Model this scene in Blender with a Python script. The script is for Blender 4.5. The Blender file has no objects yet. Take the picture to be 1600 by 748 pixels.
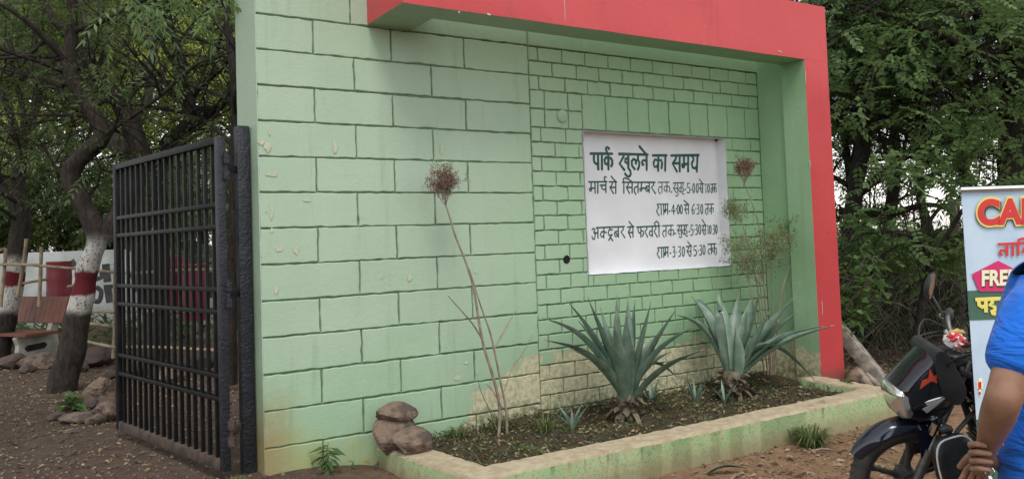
import bpy, bmesh, math, random
import numpy as np
from mathutils import Vector, Matrix, noise, Euler

random.seed(11)
rng = np.random.default_rng(11)
PI = math.pi
S = bpy.context.scene
COL = S.collection

# ------------------------------------------------------------------ camera
FPX, PPY = 1270.4, 319.3
CAM = Vector((-1.575, -5.634, 1.526))
yaw, pitch, roll = 0.5737, 0.0459, -0.0363
cf = Vector((math.sin(yaw)*math.cos(pitch), math.cos(yaw)*math.cos(pitch), math.sin(pitch)))
cr0 = Vector((math.cos(yaw), -math.sin(yaw), 0)); cu0 = cr0.cross(cf)
cr = cr0*math.cos(roll) + cu0*math.sin(roll)
cu = cu0*math.cos(roll) - cr0*math.sin(roll)
cam = bpy.data.cameras.new('camera'); camo = bpy.data.objects.new('camera', cam); COL.objects.link(camo)
camo.matrix_world = Matrix(((cr.x, cu.x, -cf.x, CAM.x), (cr.y, cu.y, -cf.y, CAM.y), (cr.z, cu.z, -cf.z, CAM.z), (0, 0, 0, 1)))
cam.sensor_width = 36; cam.lens = FPX*36/1600; cam.shift_y = -(374-PPY)/1600
cam.clip_start = .05; cam.clip_end = 2000
S.camera = camo
S.render.resolution_x, S.render.resolution_y = 1024, 478

# ------------------------------------------------------------------ light
SUN_EL, SUN_AZ = math.radians(58), math.radians(205)     # azimuth measured from +y towards +x
SKY = 0.11
w = bpy.data.worlds.new('World'); S.world = w; w.use_nodes = True
nt = w.node_tree; nt.nodes.clear()
sky = nt.nodes.new('ShaderNodeTexSky'); sky.sky_type = 'NISHITA'; sky.sun_disc = False
sky.sun_elevation = SUN_EL; sky.sun_rotation = SUN_AZ
sky.air_density = 1.5; sky.dust_density = 0.5; sky.ozone_density = 1.0
hs = nt.nodes.new('ShaderNodeHueSaturation'); hs.inputs['Saturation'].default_value = .25
bg = nt.nodes.new('ShaderNodeBackground'); bg.inputs['Strength'].default_value = SKY
wo = nt.nodes.new('ShaderNodeOutputWorld')
nt.links.new(sky.outputs[0], hs.inputs['Color']); nt.links.new(hs.outputs[0], bg.inputs['Color']); nt.links.new(bg.outputs[0], wo.inputs['Surface'])
sl = bpy.data.lights.new('sun', 'SUN'); sl.energy = 1.0; sl.angle = math.radians(25); sl.color = (1, .96, .9)
so = bpy.data.objects.new('sun', sl); COL.objects.link(so)
sd = Vector((math.sin(SUN_AZ)*math.cos(SUN_EL), math.cos(SUN_AZ)*math.cos(SUN_EL), math.sin(SUN_EL)))
so.rotation_euler = sd.to_track_quat('Z', 'Y').to_euler()
S.view_settings.view_transform = 'Standard'; S.view_settings.look = 'None'
S.view_settings.exposure = 1.0; S.view_settings.gamma = 1; S.view_settings.use_curve_mapping = False

# ------------------------------------------------------------------ helpers
def at(px, py, d):
    """point seen at photo pixel (px, py) at depth d along the view direction"""
    return CAM + (cf + cr*((px-800)/FPX) - cu*((py-PPY)/FPX))*d
def ray(px, py): return cf + cr*((px-800)/FPX) - cu*((py-PPY)/FPX)
def on_plane(px, py, axis, val):
    d = ray(px, py); return CAM + d*((val-CAM[axis])/d[axis])
def gz(x, y):
    """height of the ground"""
    t = min(max((x-.2)/1.0, 0), 1)
    z = -.1*t*t*(3-2*t)
    if y > 2: z += (min(y, 30)-2)*.004
    return z
def onground(px, py, z=0): return on_plane(px, py, 2, z)

class MB:
    def __init__(s): s.v = []; s.f = []; s.m = []; s.mi = 0
    def add(s, vs, fs):
        o = len(s.v); s.v.extend([tuple(q) for q in vs])
        for f in fs: s.f.append(tuple(i+o for i in f)); s.m.append(s.mi)
    def box(s, c, d, rot=None, bev=0.0):
        bm = bmesh.new(); bmesh.ops.create_cube(bm, size=1)
        for v in bm.verts: v.co = Vector((v.co.x*d[0], v.co.y*d[1], v.co.z*d[2]))
        if bev > 0: bmesh.ops.bevel(bm, geom=list(bm.edges), offset=bev, segments=2, affect='EDGES', profile=.5)
        M = (rot.to_matrix() if isinstance(rot, Euler) else rot) if rot is not None else None
        bm.verts.index_update()
        vs = [((M @ v.co) if M else v.co) + Vector(c) for v in bm.verts]
        s.add(vs, [[v.index for v in f.verts] for f in bm.faces]); bm.free()
    def tube(s, pts, rad, n=8, cap=True, sq=1.0, sqdir=None):
        pts = [Vector(p) for p in pts]
        if not hasattr(rad, '__len__'): rad = [rad]*len(pts)
        t = (pts[1]-pts[0]).normalized()
        a = Vector((0, 0, 1)) if abs(t.z) < .9 else Vector((1, 0, 0))
        if sqdir is not None: a = Vector(sqdir)
        u = t.cross(a).normalized(); rings = []
        for i, p in enumerate(pts):
            if i == 0: t = pts[1]-pts[0]
            elif i == len(pts)-1: t = pts[-1]-pts[-2]
            else: t = (pts[i+1]-p).normalized() + (p-pts[i-1]).normalized()
            if t.length < 1e-9: t = pts[i]-pts[i-1]
            t.normalize()
            if sqdir is not None: u = t.cross(Vector(sqdir)).normalized()
            else: u = (u - t*u.dot(t)); u.normalize()
            v = t.cross(u)
            rings.append([p + (u*math.cos(2*PI*k/n) + v*math.sin(2*PI*k/n)*sq)*rad[i] for k in range(n)])
        s.loft(rings, cap)
    def loft(s, rings, cap=True, close=True):
        n = len(rings[0]); vs = [q for r in rings for q in r]; fs = []
        for i in range(len(rings)-1):
            for k in range(n if close else n-1):
                a = i*n+k; b = i*n+(k+1) % n
                fs.append((a, b, b+n, a+n))
        if cap: fs.append(tuple(range(n-1, -1, -1))); fs.append(tuple(range((len(rings)-1)*n, len(rings)*n)))
        s.add(vs, fs)
    def lathe(s, prof, c=(0, 0, 0), axis='Z', n=24, cap=True):
        rings = []
        for r, h in prof:
            R = []
            for k in range(n):
                a = 2*PI*k/n; x, y = r*math.cos(a), r*math.sin(a)
                q = (x, y, h) if axis == 'Z' else ((x, h, y) if axis == 'Y' else (h, x, y))
                R.append(Vector(q)+Vector(c))
            rings.append(R)
        s.loft(rings, cap)
    def torus(s, R, r, c=(0, 0, 0), axis='Y', n=40, k=10, sy=1.0):
        rings = []
        for i in range(n):
            a = 2*PI*i/n; ring = []
            for j in range(k):
                b = 2*PI*j/k; q = R+r*math.cos(b); h = r*sy*math.sin(b)
                x, y = q*math.cos(a), q*math.sin(a)
                ring.append(Vector((x, h, y) if axis == 'Y' else ((x, y, h) if axis == 'Z' else (h, x, y)))+Vector(c))
            rings.append(ring)
        rings.append(rings[0]); s.loft(rings, False)
    def poly(s, pts, th):
        """flat outline pts extruded by vector th"""
        th = Vector(th); a = [Vector(p) for p in pts]; n = len(a)
        s.add(a+[p+th for p in a], [tuple(range(n)), tuple(range(2*n-1, n-1, -1))]+[(i, n+i, n+(i+1) % n, (i+1) % n) for i in range(n)])
    def ico(s, c, r, sub=3, amp=.2, freq=1.2, seed=0, flat=0, rot=None, planes=5):
        bm = bmesh.new(); bmesh.ops.create_icosphere(bm, subdivisions=sub, radius=1)
        rd = random.Random(seed); off = Vector((seed*3.1, seed*1.7, seed*.9))
        cuts = []
        for _ in range(planes):
            n = Vector((rd.uniform(-1, 1), rd.uniform(-1, 1), rd.uniform(-1, 1))).normalized(); cuts.append((n, rd.uniform(.55, .82)))
        bm.verts.index_update(); vs = []
        for v in bm.verts:
            p = v.co.copy()
            for n, d in cuts:
                e = p.dot(n)-d
                if e > 0: p -= n*e*.85
            p *= 1+amp*noise.noise(v.co*freq+off)+amp*.45*noise.noise(v.co*freq*3.3+off)+amp*.2*noise.noise(v.co*freq*8+off)
            p = Vector((p.x*r[0], p.y*r[1], p.z*r[2]))
            if rot: p = rot.to_matrix() @ p
            vs.append(p+Vector(c))
        s.add(vs, [[v.index for v in f.verts] for f in bm.faces]); bm.free()
    def build(s, name, mats, parent=None, local=False, smooth=38):
        me = bpy.data.meshes.new(name)
        off = Vector((0, 0, 0))
        if parent is not None and not local: off = ROOTS.get(root_of(parent).name, off)
        me.from_pydata([(a-off.x, b-off.y, c-off.z) for a, b, c in s.v], [], s.f)
        if not isinstance(mats, (list, tuple)): mats = [mats]
        for m in mats: me.materials.append(m)
        if len(mats) > 1: me.polygons.foreach_set('material_index', s.m)
        if smooth:
            me.polygons.foreach_set('use_smooth', [True]*len(me.polygons)); me.set_sharp_from_angle(angle=math.radians(smooth))
        me.update()
        bm = bmesh.new(); bm.from_mesh(me); bmesh.ops.recalc_face_normals(bm, faces=bm.faces); bm.to_mesh(me); bm.free()
        o = bpy.data.objects.new(name, me); COL.objects.link(o); o.parent = parent
        return o
ROOTS = {}
def root_of(o):
    while o.parent: o = o.parent
    return o
def tag(o, label=None, cat=None, group=None, kind=None):
    if label: o['label'] = label
    if cat: o['category'] = cat
    if group: o['group'] = group
    if kind: o['kind'] = kind
    return o
def thing(name, loc, label, cat, group=None, rot=None):
    o = bpy.data.objects.new(name, None); COL.objects.link(o); o.location = loc; o.empty_display_size = .2
    if rot: o.rotation_euler = rot
    ROOTS[o.name] = Vector(loc)
    return tag(o, label, cat, group)
def copy_tree(o, parent=None):
    c = o.copy(); COL.objects.link(c); c.parent = parent
    for ch in list(o.children): copy_tree(ch, c)
    return c
def raw_mesh(name, V, F, mats, parent=None, smooth=False):
    """fast path: V (n,3), F (m,k) numpy"""
    me = bpy.data.meshes.new(name); k = F.shape[1]
    me.vertices.add(len(V)); me.vertices.foreach_set('co', np.ascontiguousarray(V, dtype=np.float32).ravel())
    me.loops.add(F.size); me.loops.foreach_set('vertex_index', F.astype(np.int32).ravel())
    me.polygons.add(len(F)); me.polygons.foreach_set('loop_start', np.arange(0, F.size, k, dtype=np.int32))
    me.update(calc_edges=True)
    for m in (mats if isinstance(mats, (list, tuple)) else [mats]): me.materials.append(m)
    if smooth: me.polygons.foreach_set('use_smooth', [True]*len(F))
    o = bpy.data.objects.new(name, me); COL.objects.link(o); o.parent = parent
    return o
def smooth_path(pts, k=4):
    pts = [Vector(p) for p in pts]; out = []
    for i in range(len(pts)-1):
        p0 = pts[max(i-1, 0)]; p1 = pts[i]; p2 = pts[i+1]; p3 = pts[min(i+2, len(pts)-1)]
        for j in range(k):
            t = j/k
            out.append(.5*((2*p1)+(p2-p0)*t+(2*p0-5*p1+4*p2-p3)*t*t+(3*p1-p0-3*p2+p3)*t**3))
    out.append(pts[-1]); return out
def lerpl(a, n):
    """resample list of floats to n values"""
    x = np.linspace(0, len(a)-1, n); return list(np.interp(x, range(len(a)), a))

# ------------------------------------------------------------------ materials
def node(t, typ, **kw):
    n = t.nodes.new(typ)
    for k, v in kw.items():
        if k in n.inputs: n.inputs[k].default_value = v
        else: setattr(n, k, v)
    return n
def new_mat(name):
    m = bpy.data.materials.new(name); m.use_nodes = True; t = m.node_tree
    return m, t, t.nodes['Principled BSDF']
def c4(c): return (c[0], c[1], c[2], 1)
def mixc(t, fac, a, b, blend='MIX'):
    n = t.nodes.new('ShaderNodeMix'); n.data_type = 'RGBA'; n.blend_type = blend
    for sock, v in ((n.inputs[0], fac), (n.inputs[6], a), (n.inputs[7], b)):
        if hasattr(v, 'is_linked'): t.links.new(v, sock)
        elif isinstance(v, (int, float)): sock.default_value = v
        else: sock.default_value = c4(v)
    return n.outputs[2]
def math_(t, op, a, b=0.0, c=None, clamp=False):
    n = t.nodes.new('ShaderNodeMath'); n.operation = op; n.use_clamp = clamp
    for i, v in enumerate((a, b) if c is None else (a, b, c)):
        if hasattr(v, 'is_linked'): t.links.new(v, n.inputs[i])
        else: n.inputs[i].default_value = v
    return n.outputs[0]
def noise_(t, vec, scale, detail=4, rough=.55, dist=0):
    n = node(t, 'ShaderNodeTexNoise', Scale=scale, Detail=detail, Roughness=rough, Distortion=dist)
    if vec is not None: t.links.new(vec, n.inputs['Vector'])
    return n.outputs['Fac']
def ramp(t, fac, lo, hi, a=0.0, b=1.0):
    n = node(t, 'ShaderNodeMapRange'); n.interpolation_type = 'SMOOTHSTEP'
    n.inputs['From Min'].default_value = lo; n.inputs['From Max'].default_value = hi
    n.inputs['To Min'].default_value = a; n.inputs['To Max'].default_value = b
    t.links.new(fac, n.inputs['Value']); return n.outputs[0]
def bump_(t, b, h, strength, dist=.02):
    n = node(t, 'ShaderNodeBump', Strength=strength, Distance=dist); t.links.new(h, n.inputs['Height']); t.links.new(n.outputs[0], b.inputs['Normal']); return n
def coords(t, kind='Object'):
    if kind == 'World': return t.nodes.new('ShaderNodeNewGeometry').outputs['Position']
    return t.nodes.new('ShaderNodeTexCoord').outputs['Object']
def M(name, col, col2=None, rough=.6, scale=6, bump=.15, bscale=40, dist=.01, metal=0, spec=.5, coat=0, lo=.35, hi=.65, island=0):
    m, t, b = new_mat(name)
    v = coords(t)
    c2 = col2 or tuple(x*.75 for x in col)
    f = ramp(t, noise_(t, v, scale, 6), lo, hi)
    out = mixc(t, f, col, c2)
    if island:
        g = t.nodes.new('ShaderNodeNewGeometry')
        hsv = node(t, 'ShaderNodeHueSaturation'); t.links.new(out, hsv.inputs['Color'])
        t.links.new(math_(t, 'MULTIPLY_ADD', g.outputs['Random Per Island'], island, 1-island/2), hsv.inputs['Value']); out = hsv.outputs[0]
    t.links.new(out, b.inputs['Base Color'])
    b.inputs['Roughness'].default_value = rough; b.inputs['Metallic'].default_value = metal
    b.inputs['Specular IOR Level'].default_value = spec; b.inputs['Coat Weight'].default_value = coat
    if bump: bump_(t, b, noise_(t, v, bscale, 5), bump, dist)
    return m
def leaf_mat(name, a, b_, trans=.35, rough=.5, spec=.3):
    m, t, b = new_mat(name)
    g = t.nodes.new('ShaderNodeNewGeometry')
    c = mixc(t, g.outputs['Random Per Island'], a, b_)
    t.links.new(c, b.inputs['Base Color']); b.inputs['Roughness'].default_value = rough; b.inputs['Specular IOR Level'].default_value = spec
    tr = t.nodes.new('ShaderNodeBsdfTranslucent'); t.links.new(mixc(t, .5, c, tuple(x*1.6 for x in b_)), tr.inputs['Color'])
    mx = t.nodes.new('ShaderNodeMixShader'); mx.inputs[0].default_value = trans
    t.links.new(b.outputs[0], mx.inputs[1]); t.links.new(tr.outputs[0], mx.inputs[2])
    t.links.new(mx.outputs[0], t.nodes['Material Output'].inputs['Surface'])
    return m

def wall_paint():
    m, t, b = new_mat('sage_wall_paint'); P = coords(t, 'World')
    sx = t.nodes.new('ShaderNodeSeparateXYZ'); t.links.new(P, sx.inputs[0]); X, Z = sx.outputs[0], sx.outputs[2]
    n1 = noise_(t, P, 1.3, 5); n2 = noise_(t, P, 5, 8, .65); n3 = noise_(t, P, 22, 6, .7); n4 = noise_(t, P, 70, 4, .6)
    pale_green = mixc(t, ramp(t, n1, .3, .7), (.345, .455, .325), (.385, .49, .365))
    col = mixc(t, ramp(t, math_(t, 'ADD', X, n1), 1.8, 4.2), pale_green, mixc(t, ramp(t, n1, .3, .7), (.235, .385, .215), (.27, .41, .245)))  # paler green at the left, deeper and more saturated towards the right
    col = mixc(t, ramp(t, math_(t, 'ADD', Z, n1), 1.6, .7), col, mixc(t, .5, col, (.235, .40, .23)))
    col = mixc(t, ramp(t, n2, .52, .72, 0, .3), col, (.38, .50, .36))
    # bare cream plaster rising from the planter soil
    h = ramp(t, X, .9, 2.3, -.10, .58)
    h = math_(t, 'SUBTRACT', h, ramp(t, X, 3.2, 5.2, 0, .16))
    e = math_(t, 'SUBTRACT', h, Z)
    e = math_(t, 'ADD', e, math_(t, 'MULTIPLY', math_(t, 'SUBTRACT', n2, .5), .75))
    e = math_(t, 'ADD', e, math_(t, 'MULTIPLY', math_(t, 'SUBTRACT', n3, .5), .42))
    bare = ramp(t, e, .0, .02)
    plaster = mixc(t, ramp(t, n3, .42, .62), (.56, .52, .36), (.38, .37, .21))
    low = ramp(t, math_(t, 'ADD', Z, math_(t, 'MULTIPLY', n2, .35)), .22, .52, 1, 0)
    plaster = mixc(t, math_(t, 'MULTIPLY', low, ramp(t, n3, .35, .6)), plaster, (.17, .17, .085))
    col = mixc(t, bare, col, plaster)
    # earth splashed up the foot of the wall and the left corner
    ez = math_(t, 'ADD', ramp(t, X, 0, .55, .62, .22), math_(t, 'MULTIPLY', math_(t, 'SUBTRACT', n2, .5), .9))
    sp = ramp(t, math_(t, 'SUBTRACT', ez, Z), -.1, .42, 0, .75)
    sp = math_(t, 'MULTIPLY', sp, ramp(t, X, .9, 1.6, 1, 0))
    col = mixc(t, sp, col, mixc(t, ramp(t, X, 0, .3), (.28, .17, .06), (.33, .34, .13)))
    # small flakes, rusty streaks
    fl = math_(t, 'MULTIPLY', ramp(t, n3, .70, .73), ramp(t, n1, .5, .6))
    col = mixc(t, math_(t, 'MULTIPLY', fl, .8), col, (.55, .54, .36))
    mp = node(t, 'ShaderNodeMapping'); mp.inputs['Scale'].default_value = (9, 9, .8); t.links.new(P, mp.inputs['Vector'])
    st = noise_(t, mp.outputs[0], 1.0, 5, .6)
    col = mixc(t, ramp(t, st, .54, .78, 0, .42), col, (.19, .28, .16))
    st2 = noise_(t, mp.outputs[0], 2.3, 6, .7)
    col = mixc(t, math_(t, 'MULTIPLY', ramp(t, st2, .58, .70), ramp(t, n1, .45, .65, 0, .4)), col, (.44, .52, .40))
    col = mixc(t, math_(t, 'MULTIPLY', ramp(t, noise_(t, P, 38, 7, .75), .60, .70), ramp(t, n2, .45, .7, .15, .5)), col, (.17, .24, .13))
    t.links.new(col, b.inputs['Base Color']); b.inputs['Roughness'].default_value = .55; b.inputs['Specular IOR Level'].default_value = .35
    hgt = math_(t, 'ADD', math_(t, 'MULTIPLY', n3, .8), math_(t, 'MULTIPLY', n4, .6))
    hgt = math_(t, 'ADD', hgt, math_(t, 'MULTIPLY', n2, .8))
    hgt = math_(t, 'SUBTRACT', hgt, math_(t, 'MULTIPLY', bare, .25))
    bump_(t, b, hgt, .34, .010)
    return m
def red_paint():
    m, t, b = new_mat('red_frame_paint'); P = coords(t, 'World')
    sx = t.nodes.new('ShaderNodeSeparateXYZ'); t.links.new(P, sx.inputs[0])
    n1 = noise_(t, P, 1.1, 6); n2 = noise_(t, P, 8, 7, .65)
    col = mixc(t, ramp(t, n1, .35, .7), (.43, .038, .042), (.50, .052, .056))
    beam_z = math_(t, 'ADD', sx.outputs[2], math_(t, 'MULTIPLY', n1, .5))
    col = mixc(t, ramp(t, beam_z, 2.9, 3.7, 0, .45), col, (.66, .12, .125))      # paler, pinker red up towards the beam
    col = mixc(t, ramp(t, math_(t, 'ADD', sx.outputs[2], math_(t, 'MULTIPLY', n2, .3)), .22, .42, .75, 0), col, (.12, .07, .05))
    col = mixc(t, ramp(t, n2, .56, .75, 0, .35), col, (.34, .05, .045))
    mp = node(t, 'ShaderNodeMapping'); mp.inputs['Scale'].default_value = (7, 7, .7); t.links.new(P, mp.inputs['Vector'])
    col = mixc(t, ramp(t, noise_(t, mp.outputs[0], 1, 6, .65), .55, .75, 0, .38), col, (.22, .05, .045))
    col = mixc(t, ramp(t, noise_(t, P, 26, 6, .7), .62, .72, 0, .45), col, (.60, .20, .18))
    t.links.new(col, b.inputs['Base Color']); b.inputs['Roughness'].default_value = .5; b.inputs['Specular IOR Level'].default_value = .3
    bump_(t, b, noise_(t, P, 30, 6), .2, .01)
    return m
def soil_mat(name, a, b_, c, d):
    m, t, b = new_mat(name); P = coords(t, 'World')
    sx = t.nodes.new('ShaderNodeSeparateXYZ'); t.links.new(P, sx.inputs[0])
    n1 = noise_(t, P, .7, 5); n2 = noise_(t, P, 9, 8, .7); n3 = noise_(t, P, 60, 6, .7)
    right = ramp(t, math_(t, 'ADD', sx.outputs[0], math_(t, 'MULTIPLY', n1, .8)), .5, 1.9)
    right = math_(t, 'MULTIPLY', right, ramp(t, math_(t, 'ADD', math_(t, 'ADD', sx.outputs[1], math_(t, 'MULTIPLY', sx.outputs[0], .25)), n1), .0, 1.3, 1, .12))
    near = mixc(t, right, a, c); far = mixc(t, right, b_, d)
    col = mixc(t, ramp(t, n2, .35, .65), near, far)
    col = mixc(t, ramp(t, n3, .55, .75, 0, .5), col, (.24, .18, .12))
    col = mixc(t, ramp(t, n1, .55, .7, 0, .5), col, (.06, .045, .032))
    t.links.new(col, b.inputs['Base Color']); b.inputs['Roughness'].default_value = .95; b.inputs['Specular IOR Level'].default_value = .15
    bump_(t, b, math_(t, 'ADD', n2, math_(t, 'MULTIPLY', n3, .6)), .8, .03)
    return m
def curb_paint():
    m, t, b = new_mat('weathered_green_kerb'); P = coords(t, 'World')
    sx = t.nodes.new('ShaderNodeSeparateXYZ'); t.links.new(P, sx.inputs[0]); Z = sx.outputs[2]
    g = t.nodes.new('ShaderNodeNewGeometry'); sn = t.nodes.new('ShaderNodeSeparateXYZ'); t.links.new(g.outputs['True Normal'], sn.inputs[0])
    n1 = noise_(t, P, 3, 6, .6); n2 = noise_(t, P, 14, 8, .7); n3 = noise_(t, P, 60, 5, .65)
    grn = mixc(t, ramp(t, n1, .35, .65), (.24, .36, .17), (.31, .38, .20))
    grn = mixc(t, ramp(t, n2, .46, .62, 0, .8), grn, (.34, .31, .18))
    grn = mixc(t, ramp(t, n3, .52, .66, 0, .65), grn, (.13, .13, .07))
    low = math_(t, 'ADD', Z, math_(t, 'MULTIPLY', math_(t, 'SUBTRACT', n2, .5), .22))
    grn = mixc(t, ramp(t, low, -.07, .07, .8, 0), grn, mixc(t, n2, (.20, .145, .085), (.26, .23, .13)))
    mp = node(t, 'ShaderNodeMapping'); mp.inputs['Scale'].default_value = (14, 14, 1.2); t.links.new(P, mp.inputs['Vector'])
    grn = mixc(t, math_(t, 'MULTIPLY', ramp(t, noise_(t, mp.outputs[0], 1, 5), .56, .7, 0, .75), ramp(t, Z, -.02, .14)), grn, (.09, .10, .055))
    top = mixc(t, ramp(t, n2, .35, .65), (.46, .38, .26), (.34, .27, .18))
    top = mixc(t, ramp(t, n3, .6, .75, 0, .6), top, (.20, .15, .10))
    top = mixc(t, ramp(t, n1, .62, .7, 0, .7), top, (.16, .10, .065))
    col = mixc(t, ramp(t, math_(t, 'ADD', sn.outputs[2], math_(t, 'MULTIPLY', math_(t, 'SUBTRACT', n2, .5), .9)), .35, .6), grn, top)
    t.links.new(col, b.inputs['Base Color']); b.inputs['Roughness'].default_value = .85; b.inputs['Specular IOR Level'].default_value = .2
    bump_(t, b, math_(t, 'ADD', n2, math_(t, 'MULTIPLY', n3, .5)), .5, .012)
    return m
def bark_mat(name, a, b_, lime=None):
    """bark; lime = (z0, z1, z2, z3): whitewash between z0 and z3 with a maroon band z1..z2 (world heights)"""
    m, t, b = new_mat(name); P = coords(t, 'World')
    mp = node(t, 'ShaderNodeMapping'); mp.inputs['Scale'].default_value = (1, 1, .28); t.links.new(P, mp.inputs['Vector'])
    n1 = noise_(t, mp.outputs[0], 22, 7, .7, 1.0); n2 = noise_(t, P, 5, 5); n3 = noise_(t, P, 45, 5, .7)
    col = mixc(t, ramp(t, n1, .35, .65), a, b_)
    if lime:
        sx = t.nodes.new('ShaderNodeSeparateXYZ'); t.links.new(P, sx.inputs[0])
        Z = math_(t, 'ADD', sx.outputs[2], math_(t, 'MULTIPLY', math_(t, 'SUBTRACT', n2, .5), .16))
        k = math_(t, 'MULTIPLY', ramp(t, Z, lime[0], lime[0]+.12), ramp(t, Z, lime[3]-.1, lime[3]+.12, 1, 0))
        k = math_(t, 'MULTIPLY', k, ramp(t, math_(t, 'ADD', math_(t, 'MULTIPLY', n3, .6), math_(t, 'MULTIPLY', n1, .4)), .38, .52))
        col = mixc(t, k, col, mixc(t, n3, (.62, .60, .56), (.42, .40, .36)))
        r = math_(t, 'MULTIPLY', ramp(t, Z, lime[1], lime[1]+.03), ramp(t, Z, lime[2], lime[2]+.03, 1, 0))
        col = mixc(t, r, col, mixc(t, n3, (.16, .02, .03), (.10, .014, .02)))
    t.links.new(col, b.inputs['Base Color']); b.inputs['Roughness'].default_value = .9; b.inputs['Specular IOR Level'].default_value = .2
    bump_(t, b, math_(t, 'ADD', n1, math_(t, 'MULTIPLY', n3, .4)), .9, .03)
    return m

mat = {}
mat['wall'] = wall_paint(); mat['red'] = red_paint(); mat['kerb'] = curb_paint()
mat['groove'] = M('grimy_shaded_joint', (.15, .235, .135), (.10, .15, .085), .8, 12)  # wall green darkened for joint grime and for the shade inside the grooves
mat['white'] = M('white_board_paint', (.68, .68, .695), (.62, .62, .635), .5, 3, .03, 30)
mat['ink'] = M('dark_green_lettering', (.004, .050, .044), (.010, .072, .062), .5, 20, 0)
mat['chip'] = M('bare_cream_flake', (.50, .52, .38), (.42, .43, .30), .8, 30)
mat['black_iron'] = M('black_gate_paint', (.007, .007, .008), (.016, .015, .015), .5, 9, .35, 55, .006, 0, .22, 0, .45, .75)
mat['post_iron'] = M('dark_blue_post_paint', (.013, .014, .020), (.028, .028, .034), .42, 8, .8, 55, .012, 0, .4, 0, .45, .75)
mat['rusty'] = M('dusty_rusted_iron', (.09, .055, .038), (.03, .024, .022), .7, 10, .4, 50)
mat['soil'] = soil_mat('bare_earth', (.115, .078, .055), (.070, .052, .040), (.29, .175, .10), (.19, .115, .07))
mat['bed'] = soil_mat('planter_earth', (.07, .05, .034), (.05, .04, .026), (.085, .06, .038), (.05, .042, .026))
mat['rock'] = M('brown_basalt', (.185, .128, .092), (.085, .060, .046), .85, 8, 1.0, 18, .05, lo=.42, hi=.58)
mat['rock_dark'] = M('dark_brown_stone', (.105, .07, .056), (.06, .043, .037), .9, 4, .6, 18, .03)
mat['pebble'] = M('gravel', (.17, .12, .085), (.10, .075, .06), .9, 3, 0, island=1.0)
mat['litter'] = leaf_mat('fallen_leaves', (.10, .06, .035), (.36, .27, .17), .1, .8)
mat['concrete'] = M('weathered_concrete', (.27, .24, .195), (.13, .115, .09), .9, 11, .7, 35)
mat['bench_concrete'] = M('pale_bench_concrete', (.40, .38, .33), (.28, .26, .22), .9, 6, .3, 40)
mat['bench_red'] = M('brown_bench_paint', (.17, .058, .03), (.12, .042, .025), .6, 5, .15, 30)
mat['bamboo'] = M('bamboo_cane', (.33, .25, .15), (.20, .15, .09), .7, 9, .2, 30)
mat['drum'] = M('dark_red_drum', (.16, .012, .022), (.11, .010, .016), .5, 5, .2, 20)
mat['limewall'] = M('limewashed_wall', (.36, .37, .36), (.25, .265, .25), .9, 2, .2, 15)
mat['mural'] = M('black_mural_paint', (.02, .022, .022), (.04, .04, .04), .8, 5, 0)
mat['agave'] = None
mat['stick'] = M('dry_stem', (.30, .235, .18), (.19, .145, .11), .8, 14, .2, 60)
mat['umbel'] = leaf_mat('dry_seed_head', (.16, .085, .06), (.30, .19, .14), .1, .9)
mat['umbel_green'] = leaf_mat('ripening_seed_head', (.10, .17, .05), (.22, .27, .11), .25, .9)
mat['husk'] = M('dead_leaf_base', (.15, .125, .08), (.06, .045, .03), .9, 12, .4, 40, island=.6)
mat['bark'] = bark_mat('dark_neem_bark', (.046, .038, .031), (.019, .016, .014))
mat['bark_grey'] = bark_mat('grey_bark', (.13, .115, .095), (.065, .055, .046))
mat['vine'] = M('dead_vine', (.15, .12, .09), (.07, .055, .042), .9, 8, 0)
mat['wire'] = M('galvanised_wire', (.045, .042, .04), (.07, .05, .035), .7, 8, 0, metal=.2)
mat['neem'] = leaf_mat('neem_leaves', (.040, .062, .024), (.11, .16, .05), .38)
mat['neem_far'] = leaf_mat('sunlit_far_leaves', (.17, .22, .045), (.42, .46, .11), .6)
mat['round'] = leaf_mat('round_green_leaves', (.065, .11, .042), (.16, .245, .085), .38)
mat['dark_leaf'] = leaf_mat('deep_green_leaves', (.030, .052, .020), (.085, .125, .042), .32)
mat['heart'] = leaf_mat('broad_vine_leaves', (.05, .10, .028), (.12, .20, .055), .35)
mat['grass'] = leaf_mat('grass_blades', (.06, .09, .028), (.15, .18, .07), .3)
mat['weed'] = leaf_mat('weed_leaves', (.05, .10, .03), (.11, .17, .06), .3)

# ------------------------------------------------------------------ ground
def ground():
    def axis(lo, hi, step, far):
        a = list(np.arange(lo, hi, step)); x = hi; s = step
        while x < far: a.append(x); s *= 1.35; x += s
        a.append(far); x = lo; s = step; b = []
        while x > -far: s *= 1.35; x -= s; b.append(max(x, -far))
        return np.array(b[::-1]+a)
    xs = axis(-4, 7, .07, 300); ys = axis(-4.6, 10, .07, 300)
    V = np.zeros((len(ys), len(xs), 3))
    for j, y in enumerate(ys):
        for i, x in enumerate(xs):
            z = gz(x, y)
            if abs(x) < 12 and abs(y) < 16:
                z += .02*noise.noise((x*1.3, y*1.3, 0))+.012*noise.noise((x*5, y*5, 3))+.006*noise.noise((x*14, y*14, 7))
            V[j, i] = (x, y, z)
    nx, ny = len(xs), len(ys); idx = np.arange(nx*ny).reshape(ny, nx)
    F = np.stack([idx[:-1, :-1], idx[:-1, 1:], idx[1:, 1:], idx[1:, :-1]], -1).reshape(-1, 4)
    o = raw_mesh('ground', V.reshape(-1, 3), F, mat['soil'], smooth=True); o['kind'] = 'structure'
ground()

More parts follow.
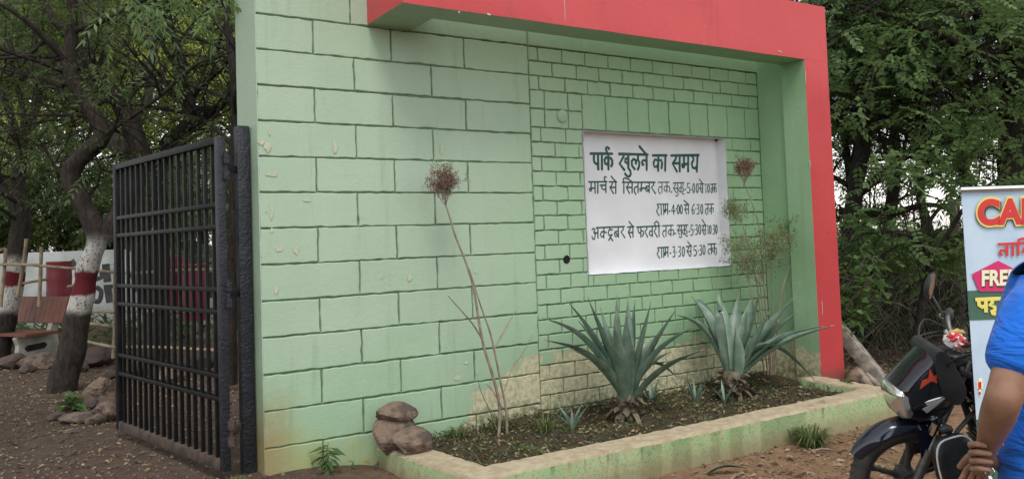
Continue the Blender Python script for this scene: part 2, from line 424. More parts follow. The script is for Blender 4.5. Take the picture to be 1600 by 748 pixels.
# ------------------------------------------------------------------ entrance wall
Z0 = .179; CH = .25; W1 = 2.284; W2 = 5.146; WT = 3.70
BX0, BX1, BZ0, BZ1 = 2.833, 4.633, 1.207, 2.488
wall_root = thing('entrance_wall', (0, 0, 0), 'sage green park entrance wall with painted block joints and a red concrete frame', 'wall')
def slab(mb, x0, x1, z0, z1, g=.007, yf=-.0, yb=.016, jit=.003):
    """one raised block with hand-worked edges"""
    x0 += g; x1 -= g; z0 += g; z1 -= g
    pts = []; st = .045
    def edge(a, b):
        n = max(2, int((Vector(b)-Vector(a)).length/st))
        for i in range(n):
            p = Vector(a).lerp(Vector(b), i/n); pts.append(p)
    edge((x0, z0), (x1, z0)); edge((x1, z0), (x1, z1)); edge((x1, z1), (x0, z1)); edge((x0, z1), (x0, z0))
    c = Vector(((x0+x1)/2, (z0+z1)/2)); yo = random.uniform(-.0025, .0025); F1 = []; F2 = []; B = []
    for p in pts:
        j = Vector((random.gauss(0, jit*.7), random.gauss(0, jit*.7)))
        q = p+j; d = (c-q); ins = Vector((math.copysign(min(.004, abs(d.x)), d.x) if abs(abs(p.x-c.x)-(x1-x0)/2) < .02 else 0,
                                         math.copysign(min(.004, abs(d.y)), d.y) if abs(abs(p.y-c.y)-(z1-z0)/2) < .02 else 0))
        F1.append((q.x+ins.x, yf+yo, q.y+ins.y)); F2.append((q.x, yf+yo+.004, q.y)); B.append((q.x-ins.x*.6, yb, q.y-ins.y*.6))
    n = len(pts)
    mb.add(F1+F2+B, [tuple(range(n))]+[(i, i+n, (i+1) % n+n, (i+1) % n) for i in range(n)]+[(i+n, i+2*n, (i+1) % n+2*n, (i+1) % n+n) for i in range(n)])
core = MB()
YC = .0135; TH = .52
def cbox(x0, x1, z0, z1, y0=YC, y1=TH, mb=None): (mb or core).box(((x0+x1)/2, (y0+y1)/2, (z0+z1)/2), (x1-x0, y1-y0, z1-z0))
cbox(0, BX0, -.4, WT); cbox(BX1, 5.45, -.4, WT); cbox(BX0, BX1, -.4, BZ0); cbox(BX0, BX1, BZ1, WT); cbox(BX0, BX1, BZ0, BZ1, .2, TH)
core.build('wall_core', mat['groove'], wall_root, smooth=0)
ep = MB(); cbox(-.006, .0, -.4, WT, .0, TH+.004, ep); ep.build('end_face', mat['wall'], wall_root, smooth=0)
bl = MB()
A = [0, .41, 1.022, 1.66, W1]; B_ = [0, .718, 1.357, W1]
zt = Z0+12*CH
for k in range(14):
    z1 = zt+CH-k*CH; z0 = z1-CH
    cuts = (B_ if k % 2 == 0 else A)
    if k == 0: cuts = [0, .70, 1.18, W1]
    if k == 13: z0 = -.3
    zz0, zz1 = z0, z1
    for i in range(len(cuts)-1):
        a, b = cuts[i], cuts[i+1]
        if i not in (0,): a += random.uniform(-.008, .008)*0
        slab(bl, a+(0 if i else -.008), b, z0+random.uniform(-.002, .002), z1+random.uniform(-.002, .002))
slab(bl, -.008, .36, zt+CH, WT-.005); slab(bl, .36, 1.0, zt+CH, WT-.005); slab(bl, 1.0, W1, zt+CH, WT-.005)
bl.build('block_course', mat['wall'], wall_root, smooth=30)
bb = MB()
slab(bb, W1, W2+.02, zt, WT-.005, jit=.001)                # plain band above the bricks
def inboard(a, b, z0, z1): return a < BX1-.01 and b > BX0+.01 and z0 < BZ1-.02 and z1 > BZ0+.02
def brick(a, b, z0, z1):
    """bricks stop at the edge of the recessed board"""
    if not inboard(a, b, z0, z1): slab(bb, a, b, z0, z1, g=.0065, jit=.0032); return
    if a < BX0-.03: slab(bb, a, BX0, z0, z1, g=.0055)
    if b > BX1+.03: slab(bb, BX1, b, z0, z1, g=.0055)
    if z1 > BZ1+.03: slab(bb, max(a, BX0), min(b, BX1), BZ1-.004, z1, g=.0055)
    if z0 < BZ0-.03: slab(bb, max(a, BX0), min(b, BX1), z0, BZ0+.004, g=.0055)
zz = zt; row = 0
while zz > -.2:
    h = CH/2; tall = False
    if zz-h < 2.70 and zz > 2.62: h = zz-BZ1+.002; tall = True
    z0 = zz-h
    off = (.10 if row % 2 == 0 else .245)
    x = W1; first = True
    while x < W2-.02:
        ln = off if first else .262+random.uniform(-.012, .012)
        if first and tall: ln = .15
        nx = min(x+ln, W2)
        if W2-nx < .09: nx = W2
        # some joints were never cut on the lower right
        if tall and x < 2.80:
            nx = min(nx, 2.84); zm = (z0+zz)/2; brick(x, nx, zm, zz); brick(x, nx, z0, zm)
        else: brick(x, nx, z0, zz)
        x = nx; first = False
    zz = z0; row += 1
bb.build('brick_course', mat['wall'], wall_root, smooth=30)
# side return, column and beam of the frame
rt = MB(); rt.box((5.30, -.172, 1.60), (.30, .352, 4.1)); rt.build('side_return', mat['wall'], wall_root, smooth=0)
FY0, FY1 = -.63, -.35
def framebox(name, x0, x1, z0, z1, y0=FY0, y1=FY1, greenfaces=()):
    mb = MB(); nx, nz = max(1, int((x1-x0)/.15)), max(1, int((z1-z0)/.15))
    def wob(x, y, z): return Vector((x+.004*noise.noise((x*3, y*3, z*2)), y+.004*noise.noise((x*2+5, y*3, z*2)), z+.004*noise.noise((x*2, y*3+9, z*2))))
    def sheet(f, na, nb, mi):
        mb.mi = mi; vs = [wob(*f(i/na, j/nb)) for j in range(nb+1) for i in range(na+1)]
        mb.add(vs, [(j*(na+1)+i, j*(na+1)+i+1, (j+1)*(na+1)+i+1, (j+1)*(na+1)+i) for j in range(nb) for i in range(na)])
    L = lambda a, b, t: a+(b-a)*t
    g = lambda k: 1 if k in greenfaces else 0
    sheet(lambda s, t: (L(x0, x1, s), y0, L(z0, z1, t)), nx, nz, g('front'))
    sheet(lambda s, t: (L(x0, x1, s), y1, L(z0, z1, t)), nx, nz, g('back'))
    sheet(lambda s, t: (x0, L(y0, y1, s), L(z0, z1, t)), 2, nz, g('left'))
    sheet(lambda s, t: (x1, L(y0, y1, s), L(z0, z1, t)), 2, nz, g('right'))
    sheet(lambda s, t: (L(x0, x1, s), L(y0, y1, t), z0), nx, 2, g('bottom'))
    sheet(lambda s, t: (L(x0, x1, s), L(y0, y1, t), z1), nx, 2, g('top'))
    return mb.build(name, [mat['red'], mat['wall']], wall_root, smooth=25)
BMZ = 3.19; BMT = 3.745
framebox('beam', .827, 5.455, BMZ, BMT, greenfaces=('bottom', 'back'))
framebox('column', 5.096, 5.452, -.4, BMZ-.001, greenfaces=('left', 'back'))
framebox('beam_bracket', .829, 1.20, BMZ+.002, BMT-.003, y0=FY1+.001, y1=-.004, greenfaces=('bottom', 'right'))
bs = MB()
for (xa, ya, xb, yb, wd) in ((881, -4, 883, 33, .006), (716, 19, 719, 20, .012), (761, 22, 767, 24, .014), (1216, 80, 1222, 82, .012), (1258, 110, 1259, 130, .008), (1284, 470, 1285, 492, .008), (1265, 250, 1266, 262, .009)):
    a_, b_1 = on_plane(xa, ya, 1, FY0-.005), on_plane(xb, yb, 1, FY0-.005); bs.tube([a_, a_.lerp(b_1, .4)+Vector((.004, 0, 0)), b_1], [wd*.4, wd*.5, wd*.25], 6, True, .25, (0, 1, 0))
bs.build('scratch', mat['chip'], wall_root, smooth=0)
# recessed notice board
nb = MB()
YB = .12
def quad(mb, a, b, c, d): mb.add([a, b, c, d], [(0, 1, 2, 3)])
e = .004
quad(nb, (BX0+e, YB, BZ0+e), (BX1-e, YB, BZ0+e), (BX1-e, YB, BZ1-e), (BX0+e, YB, BZ1-e))
def reveal(p, q, inn):
    n = 24; vs = []
    for i in range(n+1):
        a = Vector(p).lerp(Vector(q), i/n)
        vs += [Vector((a.x, -.004+random.uniform(-.002, .002), a.z))+Vector(inn)*random.uniform(-.004, .002), Vector((a.x, .02, a.z)), Vector((a.x, YB+.001, a.z))]
    nb.add(vs, [(3*i+k, 3*i+3+k, 3*i+4+k, 3*i+1+k) for i in range(n) for k in (0, 1)])
reveal((BX0+e, 0, BZ0+e), (BX0+e, 0, BZ1-e), (-1, 0, 0)); reveal((BX1-e, 0, BZ0+e), (BX1-e, 0, BZ1-e), (1, 0, 0))
reveal((BX0+e, 0, BZ1-e), (BX1-e, 0, BZ1-e), (0, 0, 1)); reveal((BX0+e, 0, BZ0+e), (BX1-e, 0, BZ0+e), (0, 0, -1))
board = nb.build('notice_board', mat['white'], wall_root, smooth=0)
# hand painted lettering, one brush stroke per polyline (pixel tables read from the photograph, laid on the board's plane)
def ell(cx, cy, rx, ry): return [(cx+rx*math.cos(2*PI*i/12), cy+ry*math.sin(2*PI*i/12)) for i in range(13)]
LA = [[(160,178),(405,180)],[(200,180),(198,235),(205,275),(225,292),(248,295)],[(245,180),(248,355)],[(288,180),(290,355)],[(360,180),(362,355)],
 [(360,225),(330,222),(318,250),(325,290),(345,298),(360,270)],[(360,235),(385,225),(402,250),(405,290),(392,320)],[(350,180),(340,150),(332,125),(345,107),(366,115),(366,130)],
 [(478,182),(800,190)],[(525,185),(530,212),(485,290),(540,362)],[(582,185),(583,340)],[(575,228),(550,240),(548,272),(578,285)],[(583,340),(605,370),(610,405),(595,432),(570,430),(545,400)],
 [(655,352),(625,315),(620,265),(640,238),(662,250),(668,292)],[(668,265),(690,245),(704,270),(704,315),(688,355)],[(690,190),(690,245)],[(785,190),(787,362)],[(785,258),(748,252),(732,275),(738,302),(752,298)],[(705,97),(778,182)]]
LA2 = [[(140,493),(345,490)],[(169,493),(168,566)],ell(162,577,11,15),[(168,564),(213,560)],[(212,493),(213,618)],[(243,493),(243,618)],[(333,490),(333,612)],[(268,530),(328,528)],[(290,530),(286,560),(305,580),(331,570)],[(328,490),(312,452),(322,433),(338,442)],
 [(370,492),(453,492)],[(405,492),(400,530),(378,553),(418,622)],[(392,555),(442,553)],[(443,492),(443,622)],[(392,430),(442,490)],
 [(515,497),(882,497)],[(533,497),(533,618)],[(533,497),(525,465),(540,448),(580,460),(628,495)],[(585,497),(580,530),(560,553),(597,622)],[(575,555),(622,552)],[(625,497),(625,615)],[(690,497),(690,612)],[(690,545),(660,550),(648,575),(650,602),(668,632)],[(729,497),(728,566)],ell(722,577,11,15),[(728,564),(772,560)],[(815,497),(815,612)],[(813,545),(785,540),(772,570),(785,598),(813,588)],[(782,552),(808,590)],[(860,497),(865,525),(840,553),(885,622)]]
LB = [[(140,198),(298,198)],[(205,200),(202,370)],[(204,255),(165,245),(150,280),(160,325),(185,325),(203,295)],[(205,255),(235,250),(247,285),(240,342)],[(283,200),(280,370)],
 [(345,200),(655,195)],[(405,205),(395,245),(362,288),(412,378)],[(380,287),(442,285)],[(442,200),(442,378)],[(490,200),(489,298)],ell(481,312,12,18),[(489,296),(537,292)],[(537,200),(535,378)],[(578,205),(597,230),(592,255),(576,288),(585,332),(612,343),(637,312)],[(640,195),(632,380)]]
LB2 = [[(200,498),(325,495)],[(245,498),(245,612)],[(245,545),(215,550),(203,580),(210,605),(228,625)],[(300,496),(300,612)],[(298,543),(275,542),(267,570),(278,596),(299,580)],[(300,547),(325,542),(333,570),(325,600)],[(342,605),(356,605)],
 [(368,505),(492,500)],[(395,505),(390,530),(372,562),(405,615)],[(385,565),(420,563)],[(420,503),(420,612),(428,635),(410,652),(398,642)],[(458,502),(457,610)],[(457,555),(437,560),(432,585),(445,603),(457,592)],[(480,502),(478,545),(468,558),(486,573),(488,590),(470,602),(475,630),(492,625)],[(498,575),(511,575)],
 [(555,508),(528,508),(525,555),(545,550),(558,580),(550,612),(532,615),(523,605)],[(570,580),(575,580)],ell(598,562,11,52),ell(638,562,11,52),
 [(660,515),(707,512)],[(682,515),(678,542),(662,562),(690,614)],[(672,568),(697,565)],[(697,512),(697,615)],[(660,462),(699,512)],[(722,525),(734,510),(734,612)],ell(762,562,10,48),
 [(785,520),(848,515)],[(808,518),(806,610)],[(806,557),(792,565),(787,590),(797,615)],[(833,517),(832,610)],[(832,550),(819,560),(820,588),(832,580)],[(833,555),(849,556),(850,603)]]
LC = [[(225,325),(540,312)],[(180,345),(195,330),(212,345),(197,375),(215,400),(207,452),(188,452),(178,422)],[(202,380),(243,384)],[(243,325),(245,440)],[(310,322),(310,440)],[(309,370),(285,370),(272,400),(285,430),(309,412)],[(312,367),(340,380)],[(378,320),(376,345)],[(405,346),(368,350),(358,390),(372,412),(400,402)],[(402,398),(365,465)],[(385,435),(410,470)],[(470,318),(472,430)],[(470,365),(440,365),(426,395),(440,425),(471,412)],[(438,376),(468,412)],[(520,315),(528,345),(502,372),(545,435)],
 [(572,318),(645,312)],[(605,316),(600,345),(582,372),(610,435)],[(595,380),(633,376)],[(633,312),(635,430)],[(590,255),(635,312)],
 [(675,318),(935,305)],[(690,318),(692,365),(705,385),(722,376)],[(722,315),(722,430)],[(722,362),(745,357),(752,385),(740,420)],[(785,313),(790,340),(767,367),(798,430)],[(848,310),(850,425)],[(849,360),(825,362),(815,390),(828,415),(849,402)],[(885,308),(890,335),(870,364),(905,430)],[(922,306),(925,425)],[(922,306),(918,270),(895,253),(872,275),(885,307)]]
LD = [[(190,65),(315,62)],[(203,68),(194,88),(206,98)],[(212,92),(184,142),(213,192)],[(235,66),(238,182)],[(263,65),(265,178)],[(284,65),(283,128)],ell(279,140,7,13),[(283,127),(308,124)],[(308,63),(308,175)],[(322,142),(336,142)],
 [(375,70),(350,140),(392,140)],[(376,70),(375,175)],[(400,118),(404,118)],ell(426,120,12,50),ell(460,120,12,50),[(490,72),(545,68)],[(515,72),(510,95),(497,117),(520,172)],[(506,122),(540,119)],[(540,68),(540,168)],[(488,20),(542,68)],
 [(605,62),(585,90),(577,135),(588,174),(604,160),(604,130),(582,126)],[(619,115),(623,115)],[(635,72),(655,65),(655,100),(640,112),(658,125),(655,165),(635,172)],ell(688,118,11,52),[(725,65),(820,62)],[(757,65),(757,172)],[(757,110),(735,115),(727,145),(740,180)],[(795,64),(795,170)],[(795,107),(776,112),(776,145),(795,136)],[(795,110),(815,107),(816,150)],
 [(248,305),(370,298)],[(290,303),(290,420)],[(290,355),(262,360),(250,390),(270,432)],[(345,300),(345,415)],[(344,350),(322,354),(315,380),(325,400),(344,390)],[(345,352),(370,347),(377,380),(368,410)],[(385,390),(399,390)],
 [(412,300),(535,296)],[(440,300),(435,330),(416,352),(440,402)],[(428,355),(459,352)],[(460,298),(460,400),(465,425),(450,435),(438,425)],[(495,298),(495,400)],[(495,345),(476,350),(472,380),(485,395),(495,386)],[(515,297),(513,340),(505,350),(524,365),(524,383),(508,396),(515,420),(530,415)],[(543,368),(556,368)],
 [(588,298),(568,298),(565,345),(582,342),(592,370),(585,405),(565,408)],[(603,350),(607,350)],[(618,298),(638,292),(636,330),(622,342),(640,355),(637,395),(618,400)],ell(665,345,12,52),[(690,302),(737,298)],[(708,300),(705,325),(693,347),(716,405)],[(702,352),(728,350)],[(728,298),(728,395)],[(690,232),(730,297)],
 [(748,310),(758,298),(758,392)],ell(782,345,10,47),[(813,300),(828,295),(828,335),(816,342),(830,355),(828,390),(813,395)],ell(850,343,9,48),
 [(195,548),(318,540)],[(207,550),(198,570),(212,580)],[(214,576),(189,617),(220,665)],[(240,546),(243,655)],[(264,545),(265,655)],[(285,543),(284,602)],ell(280,616,7,13),[(284,601),(310,598)],[(310,541),(312,648)],[(332,608),(346,608)],
 [(365,540),(385,535),(385,580),(370,592),(390,605),(386,645),(366,648)],[(403,595),(407,595)],[(428,538),(450,532),(448,575),(432,590),(452,600),(448,640),(428,645)],ell(482,590,13,52),[(515,535),(577,528)],[(543,532),(540,560),(522,582),(555,645)],[(533,590),(567,586)],[(567,528),(567,640)],[(530,478),(570,530)],
 [(628,525),(602,530),(600,575),(620,572),(632,600),(622,632),(600,636)],[(646,578),(650,578)],[(665,525),(685,518),(683,560),(668,570),(688,585),(684,622),(664,628)],ell(712,570,12,52),[(755,510),(847,502)],[(795,508),(795,615)],[(795,555),(768,565),(753,590),(775,620)],[(828,505),(828,612)],[(827,550),(806,555),(804,588),(827,584)],[(828,555),(849,551),(852,600),(842,628)]]
def lettering(sets, name, parent):
    mb = MB()
    for strokes, ox, oy, wd in sets:
        for s in strokes:
            P = [on_plane(ox+x/7.121, oy+y/7.121, 1, YB-.0015) for x, y in s]
            if len(P) == 2: P = [P[0], (P[0]+P[1])/2, P[1]]
            P = [P[0]] + P + [P[-1]]
            P[0] = P[1]+(P[1]-P[2]).normalized()*wd*.35; P[-1] = P[-2]+(P[-2]-P[-3]).normalized()*wd*.35
            r = [wd*.22]+[wd*.5*random.uniform(.92, 1.06) for _ in P[1:-1]]+[wd*.22]
            mb.tube(P, r, 8, True, sq=.1, sqdir=(0, 1, 0))
    return mb.build(name, mat['ink'], parent, smooth=60)
lettering([(LA, 900, 215, .027), (LB, 1000, 215, .027), (LA2, 900, 215, .0155), (LB2, 1000, 215, .0118), (LC, 900, 310, .0145), (LD, 1000, 310, .0128)], 'lettering', board)
# junction box, pipe hole, paint chips
jb = MB(); c = on_plane(878, 182, 1, 0)
jb.lathe([(.055, .0), (.055, -.012), (.048, -.017), (.0, -.018)], (c.x, 0, c.z), 'Y', 28); jb.lathe([(.008, -.017), (.007, -.021), (0, -.021)], (c.x+.015, 0, c.z), 'Y', 8)
jb.build('junction_box_cover', mat['wall'], wall_root)
ph = MB(); c = on_plane(885, 405, 1, 0)
ph.lathe([(.036, -.005), (.030, -.009), (.026, -.004), (.024, .01)], (c.x, 0, c.z), 'Y', 20); ph.build('drain_hole', mat['black_iron'], wall_root)
bh = MB(); c = on_plane(1118, 218, 1, YB); bh.ico((c.x, YB-.012, c.z), (.026, .014, .024), 2, .4, 2, 5); bh.build('dark_board_spot', mat['husk'], wall_root)  # small dark lump for the spot in the board's upper right corner
ch = MB()
def chip(px, py, wx, hy, n=9, seed=0):
    rd = random.Random(seed+px); pts = []
    for i in range(n):
        a = 2*PI*i/n; k = rd.uniform(.55, 1.15)
        p = on_plane(px+wx*.5*math.cos(a)*k, py+hy*.5*math.sin(a)*k, 1, -.0052); pts.append(p)
    ch.poly(pts, (0, .002, 0))
for q in [(408,221,12,12),(417,228,12,22),(421,207,4,10),(424,273,22,6),(523,230,7,26),(690,234,7,16),(425,332,6,30),(425,360,5,10),(480,313,14,4),(463,391,9,15),(436,389,13,9),(431,452,7,14),(641,434,8,14),(597,434,3,5),(744,425,6,6),(729,566,8,6),(716,590,12,9),(745,580,6,9),(416,330,3,4)]: chip(*q)
ch.build('peeled_patch', mat['chip'], wall_root, smooth=0)

# ------------------------------------------------------------------ planter
kb = MB()
def kerb_run(pts_out, pts_in, ztop, zbot=-.45, skip=()):
    n = len(pts_out); rings = []
    for i, (a, b) in enumerate(zip(pts_out, pts_in)):
        jt = lambda s: s*random.uniform(-1, 1)
        zt_ = ztop[i]; c = .016+abs(jt(.007)); o = Vector((a[0], a[1], 0)); q = Vector((b[0], b[1], 0)); d = (q-o).normalized()
        o += d*jt(.003)
        rings.append([o+Vector((0, 0, zbot)), o+Vector((0, 0, zt_-c-abs(jt(.004)))), o+d*c+Vector((0, 0, zt_+jt(.004))), o.lerp(q, .5)+Vector((0, 0, zt_+jt(.004))), q-d*.012+Vector((0, 0, zt_+jt(.004))), q+Vector((0, 0, zt_-.015)), q+Vector((0, 0, zbot))])
    return rings
def dense(pts, n):
    P = [Vector((p[0], p[1], 0)) for p in pts]; L = [0]
    for i in range(1, len(P)): L.append(L[-1]+(P[i]-P[i-1]).length)
    out = []
    for k in range(n):
        s = L[-1]*k/(n-1); i = max(j for j in range(len(L)) if L[j] <= s+1e-9); i = min(i, len(P)-2)
        t = (s-L[i])/(L[i+1]-L[i]); out.append(P[i].lerp(P[i+1], t))
    return out
KO = [(.80, -.01), (.85, -1.36)]; KI = [(1.04, -.01), (1.06, -1.14)]
KO2 = [(.85, -1.36), (4.96, -1.50)]; KI2 = [(1.06, -1.14), (4.74, -1.28)]
KO3 = [(4.96, -1.50), (5.03, -.62)]; KI3 = [(4.74, -1.28), (4.80, -.62)]
ro = dense(KO, 24)+dense(KO2, 90)[1:]+dense(KO3, 20)[1:]; ri = dense(KI, 24)+dense(KI2, 90)[1:]+dense(KI3, 20)[1:]
zs = lerpl([.075, .125], 24)+lerpl([.125, .15], 90)[1:]+lerpl([.15, .16], 20)[1:]
rings = kerb_run(ro, ri, zs)
kb.loft(rings, True)
tag(kb.build('planter_kerb', mat['kerb'], None, smooth=40), 'low weathered green kerb with worn cream top around the planting bed', 'kerb')
def bed():
    xs = np.arange(.85, 5.1, .05); ys = np.arange(-1.34, -.002, .05); V = []
    for y in ys:
        for x in xs:
            V.append((x, y, .045+.03*(x-.8)/4+.055*noise.noise((x*1.7, y*1.7, 2))+.03*noise.noise((x*6, y*6, 5))+.012*noise.noise((x*15, y*15, 1))+.04*max(0, 1+y*2.5)))
    nx, ny = len(xs), len(ys); idx = np.arange(nx*ny).reshape(ny, nx)
    F = np.stack([idx[:-1, :-1], idx[:-1, 1:], idx[1:, 1:], idx[1:, :-1]], -1).reshape(-1, 4)
    o = raw_mesh('planter_soil', np.array(V), F, mat['bed'], smooth=True); o['kind'] = 'structure'
bed()

# ------------------------------------------------------------------ gate
GA = Vector((-.642, 2.02, 0)); GB = Vector((-.250, .045, 0)); GD = (GA-GB).normalized(); GL = (GA-GB).length
GN = Vector((-GD.y, GD.x, 0))
gp = thing('gate_post', (-.075, .20, 0), 'black square steel gate post standing against the end of the green wall', 'gate post')
mb = MB(); mb.box((-.062, .20, 1.06), (.088, .088, 2.70), None, .006); mb.build('post', mat['post_iron'], gp)
def hingez(): return (2.10, 1.24, .32)
for z in hingez():
    mb = MB(); p = GB+Vector((-.0, 0, z)); q = Vector((-.10, .19, z))
    d = (q-p); mb.box((p+q)/2, (d.length, .022, .05), Matrix.Rotation(math.atan2(d.y, d.x), 3, 'Z'), .003); mb.build('hinge_arm', mat['rusty'] if z < .5 else mat['post_iron'], gp)
gt = thing('steel_gate', (GB.x, GB.y, 0), 'tall black steel bar gate leaf swung open beside the green wall', 'gate')
def gpt(s, z, o=0): p = GB+GD*(s*GL)+GN*o; return Vector((p.x, p.y, z))
gR = Matrix(((GD.x, GN.x, 0), (GD.y, GN.y, 0), (0, 0, 1)))
def gbar(mb, s0, s1, z0, z1, dx, dy, off=0, bev=.003):
    a, b = gpt(s0, z0, off), gpt(s1, z1, off)
    if abs(z1-z0) > abs(s1-s0)*GL: mb.box((a+b)/2, (dx, dy, abs(z1-z0)), gR, bev)
    else: mb.box((a+b)/2, ((b-a).length, dy, dx), gR, bev)
GZ0, GZ1 = .075, 2.31
for nm, s, wd in (('hinge_stile', 0, .062), ('closing_stile', 1, .062)):
    mb = MB(); gbar(mb, s, s, GZ0, GZ1, wd, .05); mb.build(nm, mat['post_iron'] if s == 0 else mat['black_iron'], gt)
mb = MB(); gbar(mb, .016, .984, GZ1-.025, GZ1-.025, .05, .048); mb.build('top_rail', mat['black_iron'], gt)
mb = MB(); gbar(mb, .016, .984, GZ0+.035, GZ0+.035, .07, .052); mb.build('bottom_rail', mat['rusty'], gt)
for z in (1.848, 1.70, 1.277, 1.125, .697, .543):
    mb = MB(); gbar(mb, .016, .984, z, z, .03, .008, -.018, .001); gbar(mb, .016, .984, z, z, .03, .008, .018, .001); mb.build('cross_rail', mat['black_iron'], gt)
NB = 16
for i in range(NB):
    s = (i+1)/(NB+1)
    mb = MB(); gbar(mb, s, s, GZ0+.06, GZ1-.04, .024, .024, random.uniform(-.001, .001), .002); mb.build('bar', mat['black_iron'], gt)
for z in hingez():
    mb = MB()
    for dz in (.055, -.055):
        p = gpt(-.012, z+dz, -.03); mb.lathe([(.0, -.03), (.033, -.03), (.033, .03), (0, .03)], p, 'Z', 6)
    mb.lathe([(0, -.1), (.016, -.1), (.016, .1), (0, .1)], gpt(-.012, z, -.03), 'Z', 10)
    mb.build('hinge', mat['rusty'] if z < .5 else mat['post_iron'], gt)
mb = MB()
mb.tube([gpt(.985, 1.27, -.04), gpt(1.02, 1.26, -.045), gpt(1.05, 1.27, -.03)], .008, 6)
for k in range(6): mb.torus(.014, .004, gpt(1.012, 1.24-.026*k, -.045), 'Y' if k % 2 else 'X', 12, 5)
mb.build('latch_chain', mat['rusty'], gt)

# ------------------------------------------------------------------ rocks
def rock(c, r, label, group, seed, m='rock', amp=.2, rot=None, planes=11, name='rock'):
    mb = MB(); mb.ico((0, 0, 0), r, 3, amp, 1.1, seed, 0, Euler(rot) if rot else None, planes)
    o = mb.build(name, mat[m], None, local=True, smooth=16); o.location = c
    return tag(o, label, 'rock', group)
RK = 'rocks piled on the planter kerb'
rock(on_plane(623, 676, 1, -.19), (.205, .15, .155), 'large reddish brown rock under the others on the kerb corner by the wall', RK, 3, 'rock', .13, planes=7, rot=(0, .12, -.3))
rock(on_plane(646, 690, 1, -.40), (.165, .13, .105), 'grey brown boulder lying in front on the pale kerb top', RK, 8, 'rock', .13, planes=6, rot=(0, .15, .25))
rock(on_plane(618, 644, 1, -.17), (.165, .12, .075), 'flat brown stone on top of the rock pile against the wall', RK, 31, 'rock', .12, planes=6, rot=(.1, .1, -.3))

# ------------------------------------------------------------------ leaves toolkit
def rotm(ax, an):
    return np.array(Matrix.Rotation(an, 3, ax))
def tmpl_leaf(L, W, cup=.15, n=1):
    """one ovate leaf along +x, two quads folded at the midrib"""
    V = np.array([(0, 0, 0), (L*.35, W*.5, W*cup), (L, 0, -L*.12), (L*.35, -W*.5, W*cup)])
    return V, np.array([(0, 1, 2, 3)])
def tmpl_compound(L, pairs, ll, lw, droop=.35, lean=.9, alt=.0, seed=0):
    rd = random.Random(seed); V = []; F = []
    for i in range(pairs):
        for sgn in (1, -1):
            t = (i+.7+alt*(sgn*.25))/(pairs+.2); x = L*t; z = -droop*L*t*t
            a = lean*(1-.35*t)*sgn+rd.uniform(-.15, .15); l = ll*(1-.45*abs(t-.5))*rd.uniform(.85, 1.1)
            d = np.array((math.cos(a), math.sin(a), -.35+rd.uniform(-.3, .15))); d /= np.linalg.norm(d)
            n = np.array((-math.sin(a), math.cos(a), 0)); o = np.array((x, 0, z)); b = len(V)
            V += [o, o+d*l*.4+n*lw*.5, o+d*l, o+d*l*.4-n*lw*.5+np.array((0, 0, .2*lw))]; F.append((b, b+1, b+2, b+3))
    o = np.array((L*.96, 0, -droop*L*.9)); d = np.array((.9, 0, -.35)); n = np.array((0, 1, 0)); b = len(V)
    V += [o, o+d*ll*.4+n*lw*.5, o+d*ll, o+d*ll*.4-n*lw*.5]; F.append((b, b+1, b+2, b+3))
    return np.array(V), np.array(F)
def scatter(name, tm, P, D, m, parent=None, smin=.8, smax=1.2, updir=None, roll=.6):
    """place leaf templates (list) at P along D; numpy"""
    P = np.asarray(P, float); D = np.asarray(D, float); n = len(P)
    D = D/np.maximum(np.linalg.norm(D, axis=1, keepdims=True), 1e-6)
    up = np.tile(np.array([0, 0, 1.]), (n, 1)) if updir is None else np.asarray(updir, float)
    up = up+rng.normal(0, roll*.5, (n, 3))
    y = np.cross(up, D); y /= np.maximum(np.linalg.norm(y, axis=1, keepdims=True), 1e-6); z = np.cross(D, y)
    R = np.stack([D, y, z], -1); sc = rng.uniform(smin, smax, n)
    which = rng.integers(0, len(tm), n); Vs = []; Fs = []; o = 0
    for k, (V, F) in enumerate(tm):
        sel = np.where(which == k)[0]
        if not len(sel): continue
        W = np.einsum('nij,vj->nvi', R[sel]*sc[sel][:, None, None], V)+P[sel][:, None, :]
        Vs.append(W.reshape(-1, 3)); Fs.append((F[None]+(np.arange(len(sel))*len(V))[:, None, None]+o).reshape(-1, F.shape[1])); o += len(sel)*len(V)
    off = np.array(ROOTS.get(root_of(parent).name, (0, 0, 0))) if parent else 0
    return raw_mesh(name, np.concatenate(Vs)-off, np.concatenate(Fs), m, parent)
T_NEEM = [tmpl_compound(.34, 6, .085, .021, .35, 1.0, seed=s) for s in range(4)]
T_ROUND = [tmpl_compound(.30, 5, .082, .052, .2, 1.25, seed=s) for s in range(4)]
T_CARD = [tmpl_leaf(.17, .06), tmpl_leaf(.14, .045), tmpl_leaf(.12, .06)]
T_SPRAY = [tmpl_compound(.30, 4, .11, .036, .3, 1.0, seed=s) for s in range(4)]
T_HEART = [tmpl_leaf(.11, .075, .1), tmpl_leaf(.085, .06, .1)]
T_DRY = [tmpl_leaf(.08, .03, .3), tmpl_leaf(.06, .018, .4), tmpl_leaf(.05, .03, .2)]

